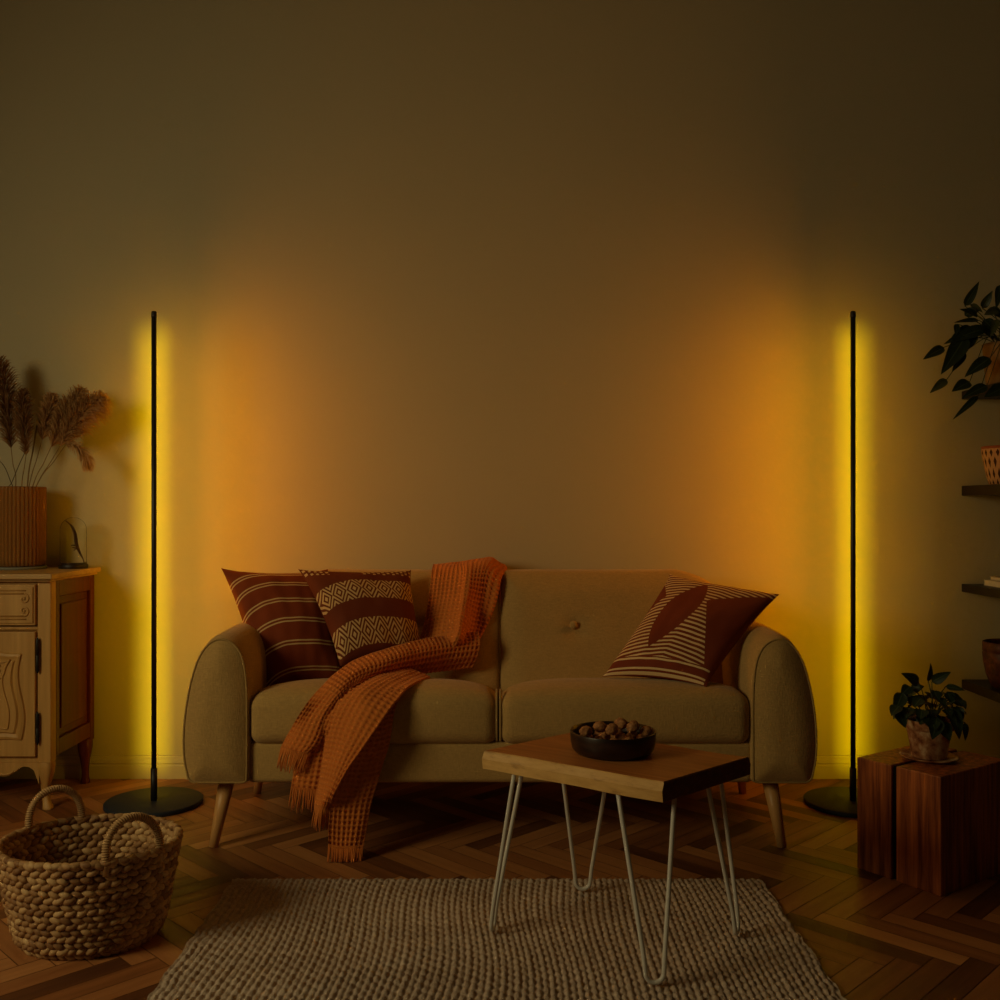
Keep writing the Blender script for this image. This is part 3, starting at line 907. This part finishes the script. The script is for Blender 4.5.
obj('carcass', g, 'pale_oak', sb, smooth=False, bevel=.004)
# frame of the right side, and its panel
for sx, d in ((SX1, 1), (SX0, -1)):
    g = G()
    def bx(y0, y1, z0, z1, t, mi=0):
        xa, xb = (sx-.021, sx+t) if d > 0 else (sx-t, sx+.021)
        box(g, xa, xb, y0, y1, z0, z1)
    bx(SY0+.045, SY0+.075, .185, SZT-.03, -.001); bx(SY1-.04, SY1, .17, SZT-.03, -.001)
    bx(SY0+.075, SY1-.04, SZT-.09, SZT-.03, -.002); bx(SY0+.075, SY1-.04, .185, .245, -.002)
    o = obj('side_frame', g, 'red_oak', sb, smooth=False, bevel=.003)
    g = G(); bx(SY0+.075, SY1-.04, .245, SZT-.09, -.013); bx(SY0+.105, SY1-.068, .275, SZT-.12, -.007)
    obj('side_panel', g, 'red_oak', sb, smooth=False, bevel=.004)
# aprons and legs
def apron():
    n = 60; x0, x1 = SX0+.045, SX1-.045; g = G()
    xs = np.linspace(x0, x1, n)
    def zz(x):
        e = min(x-x0, x1-x)
        s = .138+.020*math.sin(min(e/.10, 1)*PI)*(e < .10)-.016*math.sin(PI*min(max((e-.07)/.12, 0), 1))
        if e < .035: s -= .045*(1-math.sqrt(max(0, 1-(1-e/.035)**2)))
        return s
    v = []
    for x in xs: v += [(x, SY0+.004, zz(x)), (x, SY0+.004, .172), (x, SY0+.028, .172), (x, SY0+.028, zz(x))]
    f = []
    for i in range(n-1):
        for k in range(4): f.append((i*4+k, i*4+(k+1)%4, (i+1)*4+(k+1)%4, (i+1)*4+k))
    g.add(v, f); o = weld(obj('apron', g, 'pale_oak', sb, smooth=False))
    g = G(); tube(g, [(x, SY0+.004, zz(x)+.006) for x in xs[5:-5]], .004, 6); obj('moulding', g, 'pale_oak', o)
apron()
def cab_leg(x, y, sx, sy, mat):
    prof = [(.178, .0, .026), (.15, .002, .027), (.12, .001, .023), (.085, -.004, .0165), (.05, -.005, .0135), (.025, .002, .0135), (.01, .008, .0165), (0, .010, .017)]
    c = catmull(prof, 24); g = G(); v = []; f = []
    for z, o_, r_ in c:
        cx, cy = x+sx*o_, y+sy*o_
        for k in range(16):
            a = 2*PI*k/16; ca, sa = math.cos(a), math.sin(a)
            q = max(abs(ca), abs(sa))**.55
            v.append((cx+r_*ca/q*.95, cy+r_*sa/q*.95, z))
    for i in range(23):
        for k in range(16): f.append((i*16+k, i*16+(k+1)%16, (i+1)*16+(k+1)%16, (i+1)*16+k))
    f += [tuple(range(16)), tuple(23*16+k for k in range(16))][0:2]
    g.add(v, f); weld(obj('leg', g, mat, sb))
cab_leg(SX1-.027, SY0+.026, 1, -1, 'pale_oak'); cab_leg(SX0+.027, SY0+.026, -1, -1, 'pale_oak')
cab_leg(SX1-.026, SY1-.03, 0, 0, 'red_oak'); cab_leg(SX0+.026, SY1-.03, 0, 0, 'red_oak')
def spiral(cx, cz, y, r0, turns, a0, d):
    return [(cx+r0*(1-.75*t)*math.cos(a0+d*2*PI*turns*t), y, cz+r0*(1-.75*t)*math.sin(a0+d*2*PI*turns*t)) for t in np.linspace(0, 1, 26)]
for x1, x0, hs in ((SX1-.052, xm+.035, 1), (xm-.035, SX0+.052, -1)):
    # drawer
    g = G(); yf = SY0-.012
    box(g, x0, x1, yf, SY0+.03, .674, .822); box(g, x0+.006, x1-.006, yf-.005, yf, .682, .814)
    dr = obj('drawer', g, 'pale_oak', sb, smooth=False, bevel=.003)
    g = G(); y = yf-.006
    for zc, sgn in ((.771, 1), (.727, -1)):
        for xe, dx in ((x1-.037, 1), (x0+.037, -1)):
            a0 = sgn*PI/2
            tube(g, spiral(xe, zc, y, .019, 1.1, a0, -sgn*dx), .003, 6)
            ellipsoid(g, (xe, y, zc), np.diag((.0055, .004, .0055)), 10, 6)
        tube(g, [(x0+.037, y, zc+sgn*.019), (x1-.037, y, zc+sgn*.019)], .003, 6)
        tube(g, [(x0+.03, y, zc+sgn*.030), (x1-.03, y, zc+sgn*.030)], .0025, 6)
    obj('carving', g, 'pale_oak', dr)
    # door with raised curved panel
    g = G(); box(g, x0, x1, yf, SY0+.03, .197, .650)
    do = obj('door', g, 'pale_oak', sb, smooth=False, bevel=.003)
    wdt = x1-x0
    def ring(ins, zlo, zhi, arch):
        pts = []
        a, b = x0+ins, x1-ins
        for t in np.linspace(0, 1, 30):
            pts.append((a+(b-a)*t, zhi+arch*math.sin(PI*t)-.012*math.sin(3*PI*t)))
        for t in np.linspace(0, 1, 24)[1:]:
            pts.append((b-.012*math.sin(2*PI*t)-.01*math.sin(PI*t)*(ins > .07), zhi+(zlo-zhi)*t))
        for t in np.linspace(0, 1, 30)[1:]:
            pts.append((b+(a-b)*t, zlo-.012*math.sin(PI*t)+.01*math.sin(3*PI*t)))
        for t in np.linspace(0, 1, 24)[1:-1]:
            pts.append((a+.012*math.sin(2*PI*t)+.01*math.sin(PI*t)*(ins > .07), zlo+(zhi-zlo)*t))
        return resample(np.array(pts), 140)
    R1 = ring(.045, .255, .575, .028)
    g = G(); v = []
    for ins, yy in ((0, yf), (.004, yf-.006), (.012, yf-.008), (.024, yf-.004), (.030, yf-.010)):
        cc = R1.mean(0); q = cc+(R1-cc)*(1-np.array((ins/(wdt/2-.045), ins/.16))); v.append(np.stack((q[:, 0], np.full(140, yy), q[:, 1]), -1))
    V = np.vstack(v); f = []
    for k in range(4): f += [(k*140+i, (k+1)*140+i, (k+1)*140+(i+1)%140, k*140+(i+1)%140) for i in range(140)]
    V = np.vstack((V, [[cc[0], yf-.010, cc[1]]])); f += [(560+i, 700, 560+(i+1)%140) for i in range(140)]
    g.add(V, f); weld(obj('raised_panel', g, 'pale_oak', do, smooth=False))
    g = G(); yc = yf-.011
    R2 = ring(.095, .30, .545, .02)
    tube(g, [(p[0], yc, p[1]) for p in R2[::1]], .0032, 6, closed=True)
    for sx_, xe in ((1, x1-.105), (-1, x0+.105)):
        stem = catmull([(xe+.018*sx_, yc, .552), (xe+.004*sx_, yc, .525), (xe-.006*sx_, yc, .495), (xe-.03*sx_, yc, .475), (xe-.055*sx_, yc, .452)], 20)
        tube(g, stem, np.linspace(.0045, .002, 20), 6)
        tube(g, spiral(xe-.025*sx_, .515, yc, .022, .8, PI*(.5 if sx_ > 0 else .5), sx_), .003, 6)
        for a, b in ((-.018, .53), (-.03, .54), (-.024, .512), (-.012, .497), (-.042, .52), (-.05, .5), (-.04, .485)):
            ellipsoid(g, (xe+a*sx_, yc, b), np.diag((.0045, .0035, .006)), 8, 5)
    obj('carving', g, 'pale_oak', do)
    # iron hinges
    xh = x1+.008 if hs > 0 else x0-.008
    for z0, z1 in ((.505, .625), (.245, .355)):
        g = G()
        prof = [(0, z0-.006), (.003, z0-.004), (.0035, z0), (.0058, z0+.004), (.0058, (z0+z1)/2-.001), (.0048, (z0+z1)/2), (.0058, (z0+z1)/2+.001), (.0058, z1-.004), (.0035, z1), (.003, z1+.004), (0, z1+.006)]
        lathe(g, prof, (xh, SY0-.010, 0), 14); obj('hinge', g, 'iron', do)

# ---- things on the sideboard
VX, VY = (19.5-500)/F*3.93, 3.925
g = G(); lathe(g, [(0, 0), (.100, 0), (.102, .003), (.102, .007), (.100, .010), (0, .010)], (VX, VY, SZT), 56)
tag(weld(obj('coaster', g, 'grey_stone', loc=(VX, VY, SZT))), 'flat grey round coaster under the amber vase on the sideboard', 'coaster')
g = G(); zb = SZT+.0105
lathe(g, [(0, 0), (.080, 0), (.092, .006), (.0945, .03), (.0945, .30), (.0945, .309), (.0925, .311), (.0895, .309), (.0885, .30), (.0885, .03), (.084, .014), (0, .012)], (VX, VY, zb), 336, .055, 42)
tag(weld(obj('vase', g, 'amber_glass', loc=(VX, VY, zb))), 'ribbed amber glass cylinder vase holding dried grasses on the sideboard', 'vase')
def plume_plant(label, foot, pts, r_plume, n, mat, stem_to=None, droop=.5, seed=0, spread=1.0):
    """dried grass: thin stalk plus a feathery head along the last points"""
    rr = random.Random(seed)
    root = thing('pampas_grass', label, 'dried grass', foot, 'dried grasses in the vase')
    head = catmull([P(*p) for p in pts], 30)
    f = np.array(foot); b = head[0]
    via = np.array((VX+(b[0]-VX)*.42, VY+(b[1]-VY)*.5, SZT+.32))
    via[0] = min(max(via[0], VX-.075), VX+.075)
    st = catmull([f, via, b*.6+via*.4+np.array((0, 0, .0)), b], 22)
    g = G(); tube(g, np.vstack((st, head[3:27:4])), np.concatenate((np.linspace(.0022, .0014, 22), np.linspace(.0013, .0007, 6))), 5); obj('stalk', g, 'straw', root)
    g = G(); T = np.gradient(head, axis=0); T /= np.linalg.norm(T, axis=1)[:, None]
    for q in range(int(n*1.7)):
        t = rr.random()**.85; i = min(int(t*29), 28); p = head[i]; tg = T[i]
        w_ = .72*r_plume*(math.sin(PI*min(1, .12+t*.86))**.6)*spread
        th = rr.random()*2*PI
        a = np.cross(tg, (0, 0.3, 1)); a /= np.linalg.norm(a); c = np.cross(tg, a)
        out = a*math.cos(th)+c*math.sin(th)
        ln = w_*(.75+.8*rr.random())
        p1 = p+tg*ln*.75+out*ln*.52
        p2 = p1+tg*ln*.55+out*ln*.50-np.array((0, 0, droop*ln*.25))
        p3 = p2+tg*ln*.25+out*ln*.28-np.array((0, 0, droop*ln*.55))
        sd = np.cross(p2-p, (rr.random()-.5, rr.random()-.5, rr.random()-.5)); sd /= np.linalg.norm(sd)+1e-9
        ww = .0007+.0008*rr.random()
        A = np.array([[p-sd*ww*.5, p+sd*ww*.5], [p1-sd*ww, p1+sd*ww], [p2-sd*ww, p2+sd*ww], [p3-sd*ww*.3, p3+sd*ww*.3]])
        gridmesh(g, A)
    obj('plume', g, mat, root)
ZF = zb+.016
def ft(dx, dy): return (VX+dx, VY+dy, ZF)
plume_plant('tallest dark feathery grass plume at the left edge of the vase', ft(-.05, .0), [(11,448,3.93),(8,420,3.93),(5,390,3.92),(-1,358,3.91)], .055, 900, 'dark_plume', seed=1, droop=.5)
plume_plant('narrow dark brown upright grass plume second from the left', ft(.01, -.03), [(26,455,3.90),(24,430,3.90),(22.5,410,3.90),(23,389,3.90)], .034, 800, 'dark_plume', seed=2, droop=.2)
plume_plant('short light brown grass plume in the middle of the bunch', ft(-.02, .03), [(42,440,3.95),(45,425,3.95),(49,410,3.95),(53,394,3.95)], .036, 600, 'plume', seed=3, droop=.3)
plume_plant('tall fluffy tan grass plume leaning right, behind the outermost one', ft(-.03, .02), [(51,447,3.93),(60,430,3.93),(69,410,3.93),(82,388,3.92)], .05, 900, 'plume', seed=4, droop=.4)
plume_plant('outermost grass plume leaning far right with a drooping tuft', ft(-.045, -.01), [(60,446,3.90),(70,430,3.90),(84,412,3.89),(103,396,3.88)], .06, 1000, 'plume', seed=5, droop=.8)
plume_plant('small drooping grass tuft hanging below the outermost plume', ft(-.02, -.02), [(66,444,3.89),(76,446,3.88),(85,455,3.875),(89,470,3.87)], .024, 220, 'plume', seed=6, droop=1.0)
for k, (a, lb) in enumerate(((((4,500),(12,482),(19,465),(28,446)), 'thin bare dark twig curving right in the vase'), (((16,500),(10,480),(4,466),(-4,458)), 'thin bare dark twig arching left in the vase'), (((26,500),(29,470),(33,450),(37,425)), 'straight pale stalk standing behind the dark plume in the vase'))):
    pp = [P(x, y, 3.91+.02*k) for x, y in a]; f0 = ft((-.04, .03, -.02)[k], (.02, -.04, .035)[k])
    g = G(); tube(g, catmull([f0, pp[0], pp[1], pp[2], pp[3]], 30), .0014 if k < 2 else .0026, 6)
    o = obj('dried_twig', g, 'twig' if k < 2 else 'straw', loc=f0); tag(o, lb, 'twig', 'dried grasses in the vase')
# glass dome
CX, CY, CR = (72.8-500)/F*3.95, 3.955, .0525
cl = thing('glass_cloche', 'small clear glass bell dome on a dark wooden base beside the vase', 'cloche', (CX, CY, SZT))
g = G(); lathe(g, [(0, 0), (.0535, 0), (.0545, .003), (.0545, .013), (.0535, .016), (.0505, .017), (.050, .022), (.049, .0235), (0, .0235)], (CX, CY, SZT), 48); weld(obj('base', g, 'dark_wood', cl))
prof = [(CR*.945, .0175)]+[(CR*.945, z) for z in np.linspace(.03, .15, 6)]+[(CR*.945*math.cos(a), .152+.050*math.sin(a)) for a in np.linspace(.05, PI/2, 12)]
inner = [(max(r-.0016, 0), z-(.0012 if z > .15 else 0)) for r, z in reversed(prof)]
prof[-1] = (0, prof[-1][1]); inner[0] = (0, inner[0][1])
g = G(); lathe(g, prof+inner+[prof[0]], (CX, CY, SZT), 56); weld(obj('dome', g, 'clear_glass', cl))
g = G(); Yp = 3.952
body = catmull([P(83,559,Yp), P(79,551,Yp), P(76.5,544,Yp), P(75,534,Yp), P(71.5,526,Yp), P(65.5,520.5,Yp)], 30)
tube(g, body, [.0022+.0055*math.sin(PI*t)**1.2*(1.2-t*.6) for t in np.linspace(0, 1, 30)], 8)
for a, b in ((P(77,546,Yp), P(71,545.5,Yp)), (P(78,549,Yp), P(72,547.5,Yp)), (P(77,548,Yp-.01), P(74,551,Yp-.01))):
    tube(g, catmull([a, tuple((np.array(a)+np.array(b))/2+np.array((0, 0, .002))), b], 8), np.linspace(.004, .0015, 8), 6)
tube(g, [P(83,559,Yp), (P(84,562,Yp)[0], Yp, SZT+.0235)], .002, 6)
o = obj('dried_pod', g, 'pod', loc=(CX+.03, CY, SZT+.0235)); tag(o, 'curved brown dried seed pod standing inside the glass dome', 'dried pod')

# ------------------------------------------------------------------ basket
BX, BY, BH = -1.055, 2.575, .250
bk = thing('wicker_basket', 'round chunky woven wicker basket with two handles on the floor, lower left', 'basket', (BX, BY, 0))
RX, RYK = .226, .88
def brad(z): return .166+.054*(max(z, 0)/BH)**.75-.02*max(0, 1-z/.03)**2
g = G(); rows = 15
for i in range(rows):
    z = .010+i*(BH-.018)/(rows-1)
    nst = 50; r0 = brad(z); off = (i % 2)*.5+random.uniform(-.1, .1)
    for k in range(nst):
        a = 2*PI*(k+off+random.uniform(-.08, .08))/nst
        er = np.array((math.cos(a), RYK*math.sin(a), 0)); et = np.array((-math.sin(a), RYK*math.cos(a), 0)); et /= np.linalg.norm(et); en = np.array((math.cos(a), math.sin(a)/RYK, 0)); en /= np.linalg.norm(en)
        tl_ = (.42 if i % 2 else -.42)+random.uniform(-.15, .15)
        ez = np.array((0, 0, 1.))
        ax = et*math.cos(tl_)+ez*math.sin(tl_); ay = -et*math.sin(tl_)+ez*math.cos(tl_)
        s = random.uniform(.88, 1.12)
        bulge = .0045*math.sin(a*3+i)
        c = np.array((BX, BY, z))+er*(r0+random.uniform(-.002, .003))
        ellipsoid(g, c, np.column_stack((ax*.0172*s, ay*.0096*s, en*.0105)), 9, 6, r=random.random())
obj('woven_wall', g, 'reed', bk)
g = G()
lathe(g, [(0, .004), (.15, .004), (.168, .010)]+[(brad(z)-.002, z) for z in np.linspace(.02, BH-.006, 12)], (BX, BY, 0), 64, ry=RYK); obj('lining', g, 'reed', bk)
g = G()
for k in range(64):
    a = 2*PI*k/64
    er = np.array((math.cos(a), RYK*math.sin(a), 0)); et = np.array((-math.sin(a), RYK*math.cos(a), 0)); et /= np.linalg.norm(et); en = np.array((math.cos(a), math.sin(a)/RYK, 0)); en /= np.linalg.norm(en)
    tl_ = .5 if k % 2 else -.35
    ez = np.array((0, 0, 1.)); ax = et*math.cos(tl_)+en*math.sin(tl_); ay = np.cross(ez, ax)
    ellipsoid(g, np.array((BX, BY, BH-.004))+er*(brad(BH)), np.column_stack((ax*.020, ay*.0095, ez*.0085)), 9, 6, r=random.random())
obj('braided_rim', g, 'reed', bk)
def rim_pt(px, back):
    """a point on the rim seen at column px"""
    best = None
    for a in np.linspace(0, 2*PI, 721):
        if (math.sin(a) > 0) != back: continue
        p = (BX+brad(BH)*math.cos(a), BY+RYK*brad(BH)*math.sin(a), BH)
        d = abs(500+p[0]/p[1]*F-px)
        if best is None or d < best[0]: best = (d, p)
    return np.array(best[1])
for (pa, pb, back, top) in ((29, 82, True, (54.5, 789)), (106, 160, False, (131, 817))):
    a, b = rim_pt(pa, back), rim_pt(pb, back); mid = (a+b)/2
    h = HC-(top[1]-HOR)/F*mid[1]-BH; tx = (top[0]-500)/F*mid[1]-mid[0]
    dn = np.array((0, 0, -.035))
    path = []
    for t in np.linspace(0, 1, 48):
        th = PI*(1-t)
        p = mid+(a-mid)*(-math.cos(PI*t))*-1*np.array((1, 1, 1)) if False else mid+(b-mid)*(-math.cos(PI*t))+np.array((tx*math.sin(PI*t), 0, h*math.sin(PI*t)**.8))
        path.append(p)
    path = [a+dn]+path+[b+dn]
    g = G(); tube(g, path, .0078, 10); o = obj('handle', g, 'wrap_cane', bk)
    # cane winding round the handle
    pth = resample(np.array(path[1:-1]), 400, closed=False); T = np.gradient(pth, axis=0); T /= np.linalg.norm(T, axis=1)[:, None]
    hel = []
    for i in range(400):
        n1 = np.cross(T[i], (b-a)/np.linalg.norm(b-a)+np.array((0, .01, .3))); n1 = np.cross(T[i], np.array((.2, 1, .1))); n1 /= np.linalg.norm(n1); n2 = np.cross(T[i], n1)
        ph = 2*PI*i/400*44; hel.append(pth[i]+.0085*(n1*math.cos(ph)+n2*math.sin(ph)))
    hel = resample(catmull(hel, 1600), 900, closed=False)
    g = G(); tube(g, hel, .0022, 5); obj('winding', g, 'wrap_cane', o)

# ------------------------------------------------------------------ block side table and plant on it
cl_, cf_ = np.array((1.091, 3.056)), np.array((1.247, 2.828))
e1 = cf_-cl_; e2 = np.array((-e1[1], e1[0]))*1.25
ZB = .339
blk = thing('side_table', 'dark reddish wooden block side table with a black groove, at the right edge', 'side table', tuple(((cl_+cf_+e2)/2).tolist())+(0,))
def bquad(s0, s1, t0, t1): return [tuple(cl_+e1*s+e2*t) for s, t in ((s0, t0), (s1, t0), (s1, t1), (s0, t1))]
for s0, s1 in ((0, .425), (.485, 1.0)):
    g = G(); prism(g, bquad(s0, s1, 0, 1), 0, ZB); obj('block', g, 'walnut_face', blk, smooth=False, bevel=.003)
g = G(); prism(g, bquad(.424, .486, .035, .965), .002, ZB-.004); obj('inlay', g, 'black_void', blk, smooth=False)
PXc, PYc = (929-500)/F*3.03, 3.03
g = G(); lathe(g, [(0, 0), (.055, 0), (.070, .004), (.082, .010), (.084, .012), (.080, .0125), (.066, .007), (0, .006)], (PXc, PYc, ZB), 48)
tag(weld(obj('saucer', g, 'terracotta', loc=(PXc, PYc, ZB))), 'pale clay saucer under the plant pot on the wooden block table', 'saucer')
pl = thing('potted_plant', 'bushy dark green plant in a weathered terracotta pot on the wooden block', 'plant', (PXc, PYc, ZB+.0075))
zp = ZB+.0075
g = G(); lathe(g, [(0, 0), (.046, 0), (.049, .003), (.064, .085), (.066, .087), (.070, .088), (.072, .112), (.071, .115), (.066, .115), (.063, .10), (.0, .098)], (PXc, PYc, zp), 48); weld(obj('pot', g, 'terracotta', pl))
g = G(); lathe(g, [(0, .103), (.063, .101)], (PXc, PYc, zp), 24); obj('soil', g, 'soil', pl)
def leaf(g, base, tip, width, nrm, curl=.15, fold=.12, heart=.5, nu=12, nv=7):
    base, tip = np.array(base, float), np.array(tip, float); d = tip-base; L = np.linalg.norm(d); d /= L
    nrm = np.array(nrm, float); nrm -= d*nrm.dot(d); nrm /= np.linalg.norm(nrm)+1e-9; sd = np.cross(d, nrm)
    A = np.zeros((nu, nv, 3)); uv = np.zeros((nu, nv, 2))
    for i in range(nu):
        t = i/(nu-1); w_ = width*(math.sin(PI*t**(.62))**.85)*(1-.15*t)+.0003
        for j in range(nv):
            s = 2*j/(nv-1)-1
            A[i, j] = base+d*L*t+sd*w_*.5*s+nrm*(curl*L*(4*t*(1-t))*.5+fold*w_*(s*s-.4)); uv[i, j] = (t, (s+1)/2)
    gridmesh(g, A, uv)
def zpx(o, x, y, k, Y): return P(o[0]+x/k, o[1]+y/k, Y)
lv, stm = G(), G()
o7 = (880, 650); k7 = 7.69
spec = [((300,255),(162,178),95,3.03), ((372,240),(388,98),55,3.04), ((398,245),(545,168),85,3.02), ((505,280),(655,312),55,3.0), ((560,370),(665,440),80,3.02), ((655,560),(655,700),50,3.0),
        ((175,330),(110,480),110,3.0), ((140,470),(195,600),105,2.99), ((240,300),(340,280),80,3.05), ((560,450),(610,690),110,2.98), ((440,520),(400,690),130,2.955), ((470,560),(540,700),120,2.96), ((590,440),(640,540),80,3.0), ((230,280),(160,350),90,3.03), ((520,320),(560,420),90,3.0)]
for (a, b, w_, Y) in spec:
    pa, pb = zpx(o7, *a, k7, Y), zpx(o7, *b, k7, Y-.015)
    leaf(lv, pa, pb, w_/k7/F*Y, (random.uniform(-.3, .3), -1, .5), .12)
    s0 = np.array((PXc+random.uniform(-.02, .02), PYc+random.uniform(-.02, .02), zp+.10))
    tube(stm, catmull([s0, (s0+np.array(pa))/2+np.array((0, .0, .02)), pa], 10), .0016, 5)
for q in range(58):
    th = random.random()*2*PI; rr_ = math.sqrt(random.random())
    x = 375+235*rr_*math.cos(th); y = 425+135*rr_*math.sin(th); Y = 3.03+random.uniform(-.075, .075)
    pa = np.array(zpx(o7, x, y, k7, Y)); ctr = np.array((PXc, PYc, pa[2]+.02)); d = pa-ctr; d[2] = 0; d /= np.linalg.norm(d)+1e-6
    pb = pa+d*.028+np.array((0, 0, -.018-.012*random.random()))+np.array((random.uniform(-.01, .01), random.uniform(-.01, .01), 0))
    leaf(lv, pa, pb, .034+.010*random.random(), (d[0]*.5, d[1]*.5-.35, 1), .2)
    if q % 3 == 0: tube(stm, catmull([(PXc, PYc, zp+.10), (np.array((PXc, PYc, zp+.10))+pa)/2+np.array((0, 0, .012)), pa], 8), .0015, 5)
obj('foliage', lv, 'leaf_dark', pl); obj('stems', stm, 'leaf_dark', pl)

# ------------------------------------------------------------------ shelves on the right and what stands on them
SHX0, SHX1, SHY0 = 1.880, 2.55, 3.74
sh = []
for zt, th, lb in ((1.575, .033, 'highest dark floating wall shelf, under the trailing plant'), (1.190, .040, 'dark floating wall shelf second from the top, under the lattice pot'),
                   (.791, .032, 'dark floating wall shelf third from the top, under the books'), (.402, .037, 'lowest dark floating wall shelf, under the dark red pot')):
    g = G(); box(g, SHX0, SHX1, SHY0, YW-.001, zt-th, zt)
    c = ((SHX0+SHX1)/2, 3.9, zt-th)
    o = obj('wall_shelf', g, 'dark_wood', smooth=False, loc=c, bevel=.002); tag(o, lb, 'shelf', 'dark floating shelves on the right')
# trailing plant
tx, ty, tz = (1010-500)/F*3.90, 3.90, 1.5755
hp = thing('trailing_plant', 'dark trailing plant with long pointed leaves in a brown pot on the highest shelf', 'plant', (tx, ty, tz))
g = G(); lathe(g, [(0, 0), (.075, 0), (.085, .006), (.098, .15), (.100, .165), (.094, .165), (.09, .14), (0, .135)], (tx, ty, tz), 48, uvk=(24, 6)); weld(obj('pot', g, 'straw', hp))
g = G(); lathe(g, [(0, .142), (.091, .14)], (tx, ty, tz), 24); obj('soil', g, 'soil', hp)
lv, lv2, stm = G(), G(), G(); o8 = (900, 270); k8 = 6.67
spec = [((432,240),(528,75),62,3.90,0), ((550,255),(618,138),58,3.92,0), ((470,228),(552,285),50,3.88,1), ((520,305),(395,262),62,3.86,0), ((525,335),(358,352),42,3.85,0), ((575,385),(290,495),95,3.84,0),
        ((440,440),(272,698),125,3.82,0), ((293,515),(152,598),72,3.84,0), ((430,545),(345,682),62,3.83,0), ((312,730),(198,822),62,3.80,1), ((600,585),(430,715),95,3.82,0), ((465,745),(345,812),90,3.80,0),
        ((520,840),(350,1000),46,3.78,0), ((650,330),(600,450),50,3.83,1), ((668,100),(640,260),60,3.9,0), ((560,330),(640,420),90,3.85,0), ((480,380),(330,470),80,3.86,0), ((620,440),(520,380),90,3.84,0),
        ((580,770),(410,860),80,3.76,0), ((700,780),(560,850),100,3.75,0), ((690,220),(760,120),80,3.9,0), ((720,300),(860,240),90,3.88,0), ((740,380),(900,470),100,3.84,0), ((760,500),(880,640),110,3.82,0), ((700,640),(800,800),100,3.80,0), ((430,300),(540,260),80,3.9,0), ((500,420),(400,560),85,3.84,0), ((380,480),(330,600),75,3.83,0), ((380,360),(370,440),45,3.84,0), ((600,250),(690,330),70,3.88,0), ((650,270),(560,300),70,3.86,1)]
for (a, b, w_, Y, vg) in spec:
    pa, pb = zpx(o8, *a, k8, Y), zpx(o8, *b, k8, Y-.02)
    leaf(lv2 if vg else lv, pa, pb, w_/k8/F*Y, (random.uniform(-.3, .3), -1, .6), .10)
    s0 = np.array((tx+random.uniform(-.04, .04), ty+random.uniform(-.04, .03), tz+.14))
    md = (s0+np.array(pa))/2; md[2] = max(md[2], tz+.17)+.01; md[1] -= .02
    tube(stm, catmull([s0, md, pa], 12), .0016, 5)
obj('foliage', lv, 'leaf_dark', hp); obj('pale_foliage', lv2, 'leaf_variegated', hp)['label'] = 'leaves streaked with pale yellow green'
obj('stems', stm, 'leaf_dark', hp)
# lattice pot
qx, qy = (1008-500)/F*3.9, 3.9
g = G(); lathe(g, [(0, 0), (.062, 0), (.068, .004), (.078, .04), (.088, .09), (.094, .125), (.0945, .150), (.091, .151), (.087, .12), (.06, .012), (0, .010)], (qx, qy, 1.1905), 56, uvk=(22, 10))
tag(weld(obj('flower_pot', g, 'lattice_pot', loc=(qx, qy, 1.1905))), 'tan pot with a lattice of diamonds and reddish rim on the second shelf', 'pot')
# books
for z, x0, y0, dy, mat, lb, hh in ((.7915, 1.935, 3.80, .2, 'paper', 'pale book lying at the bottom of the pair on the third shelf', .022), (.8140, 1.95, 3.81, .17, 'book_cover', 'slimmer book lying on top of the pale book on the third shelf', .014)):
    bk_ = thing('book', lb, 'book', (x0+.13, y0+dy/2, z), 'books on the third shelf')
    g = G(); box(g, x0+.002, x0+.26, y0+.003, y0+dy-.003, z+.0025, z+hh-.0025); obj('pages', g, 'paper', bk_, smooth=False)
    g = G(); box(g, x0, x0+.265, y0, y0+dy, z, z+.0025); box(g, x0, x0+.265, y0, y0+dy, z+hh-.0025, z+hh); box(g, x0+.262, x0+.265, y0, y0+dy, z, z+hh); obj('cover', g, mat, bk_, smooth=False)
# red pot
qx, qy = (1011-500)/F*3.87, 3.87
g = G(); lathe(g, [(0, 0), (.058, 0), (.070, .006), (.088, .05), (.098, .10), (.101, .135), (.098, .140), (.101, .144), (.1005, .178), (.097, .180), (.093, .175), (.09, .10), (.06, .02), (0, .015)], (qx, qy, .4025), 56)
tag(weld(obj('flower_pot', g, 'red_glaze', loc=(qx, qy, .4025))), 'dark red rounded pot on the lowest shelf', 'pot')
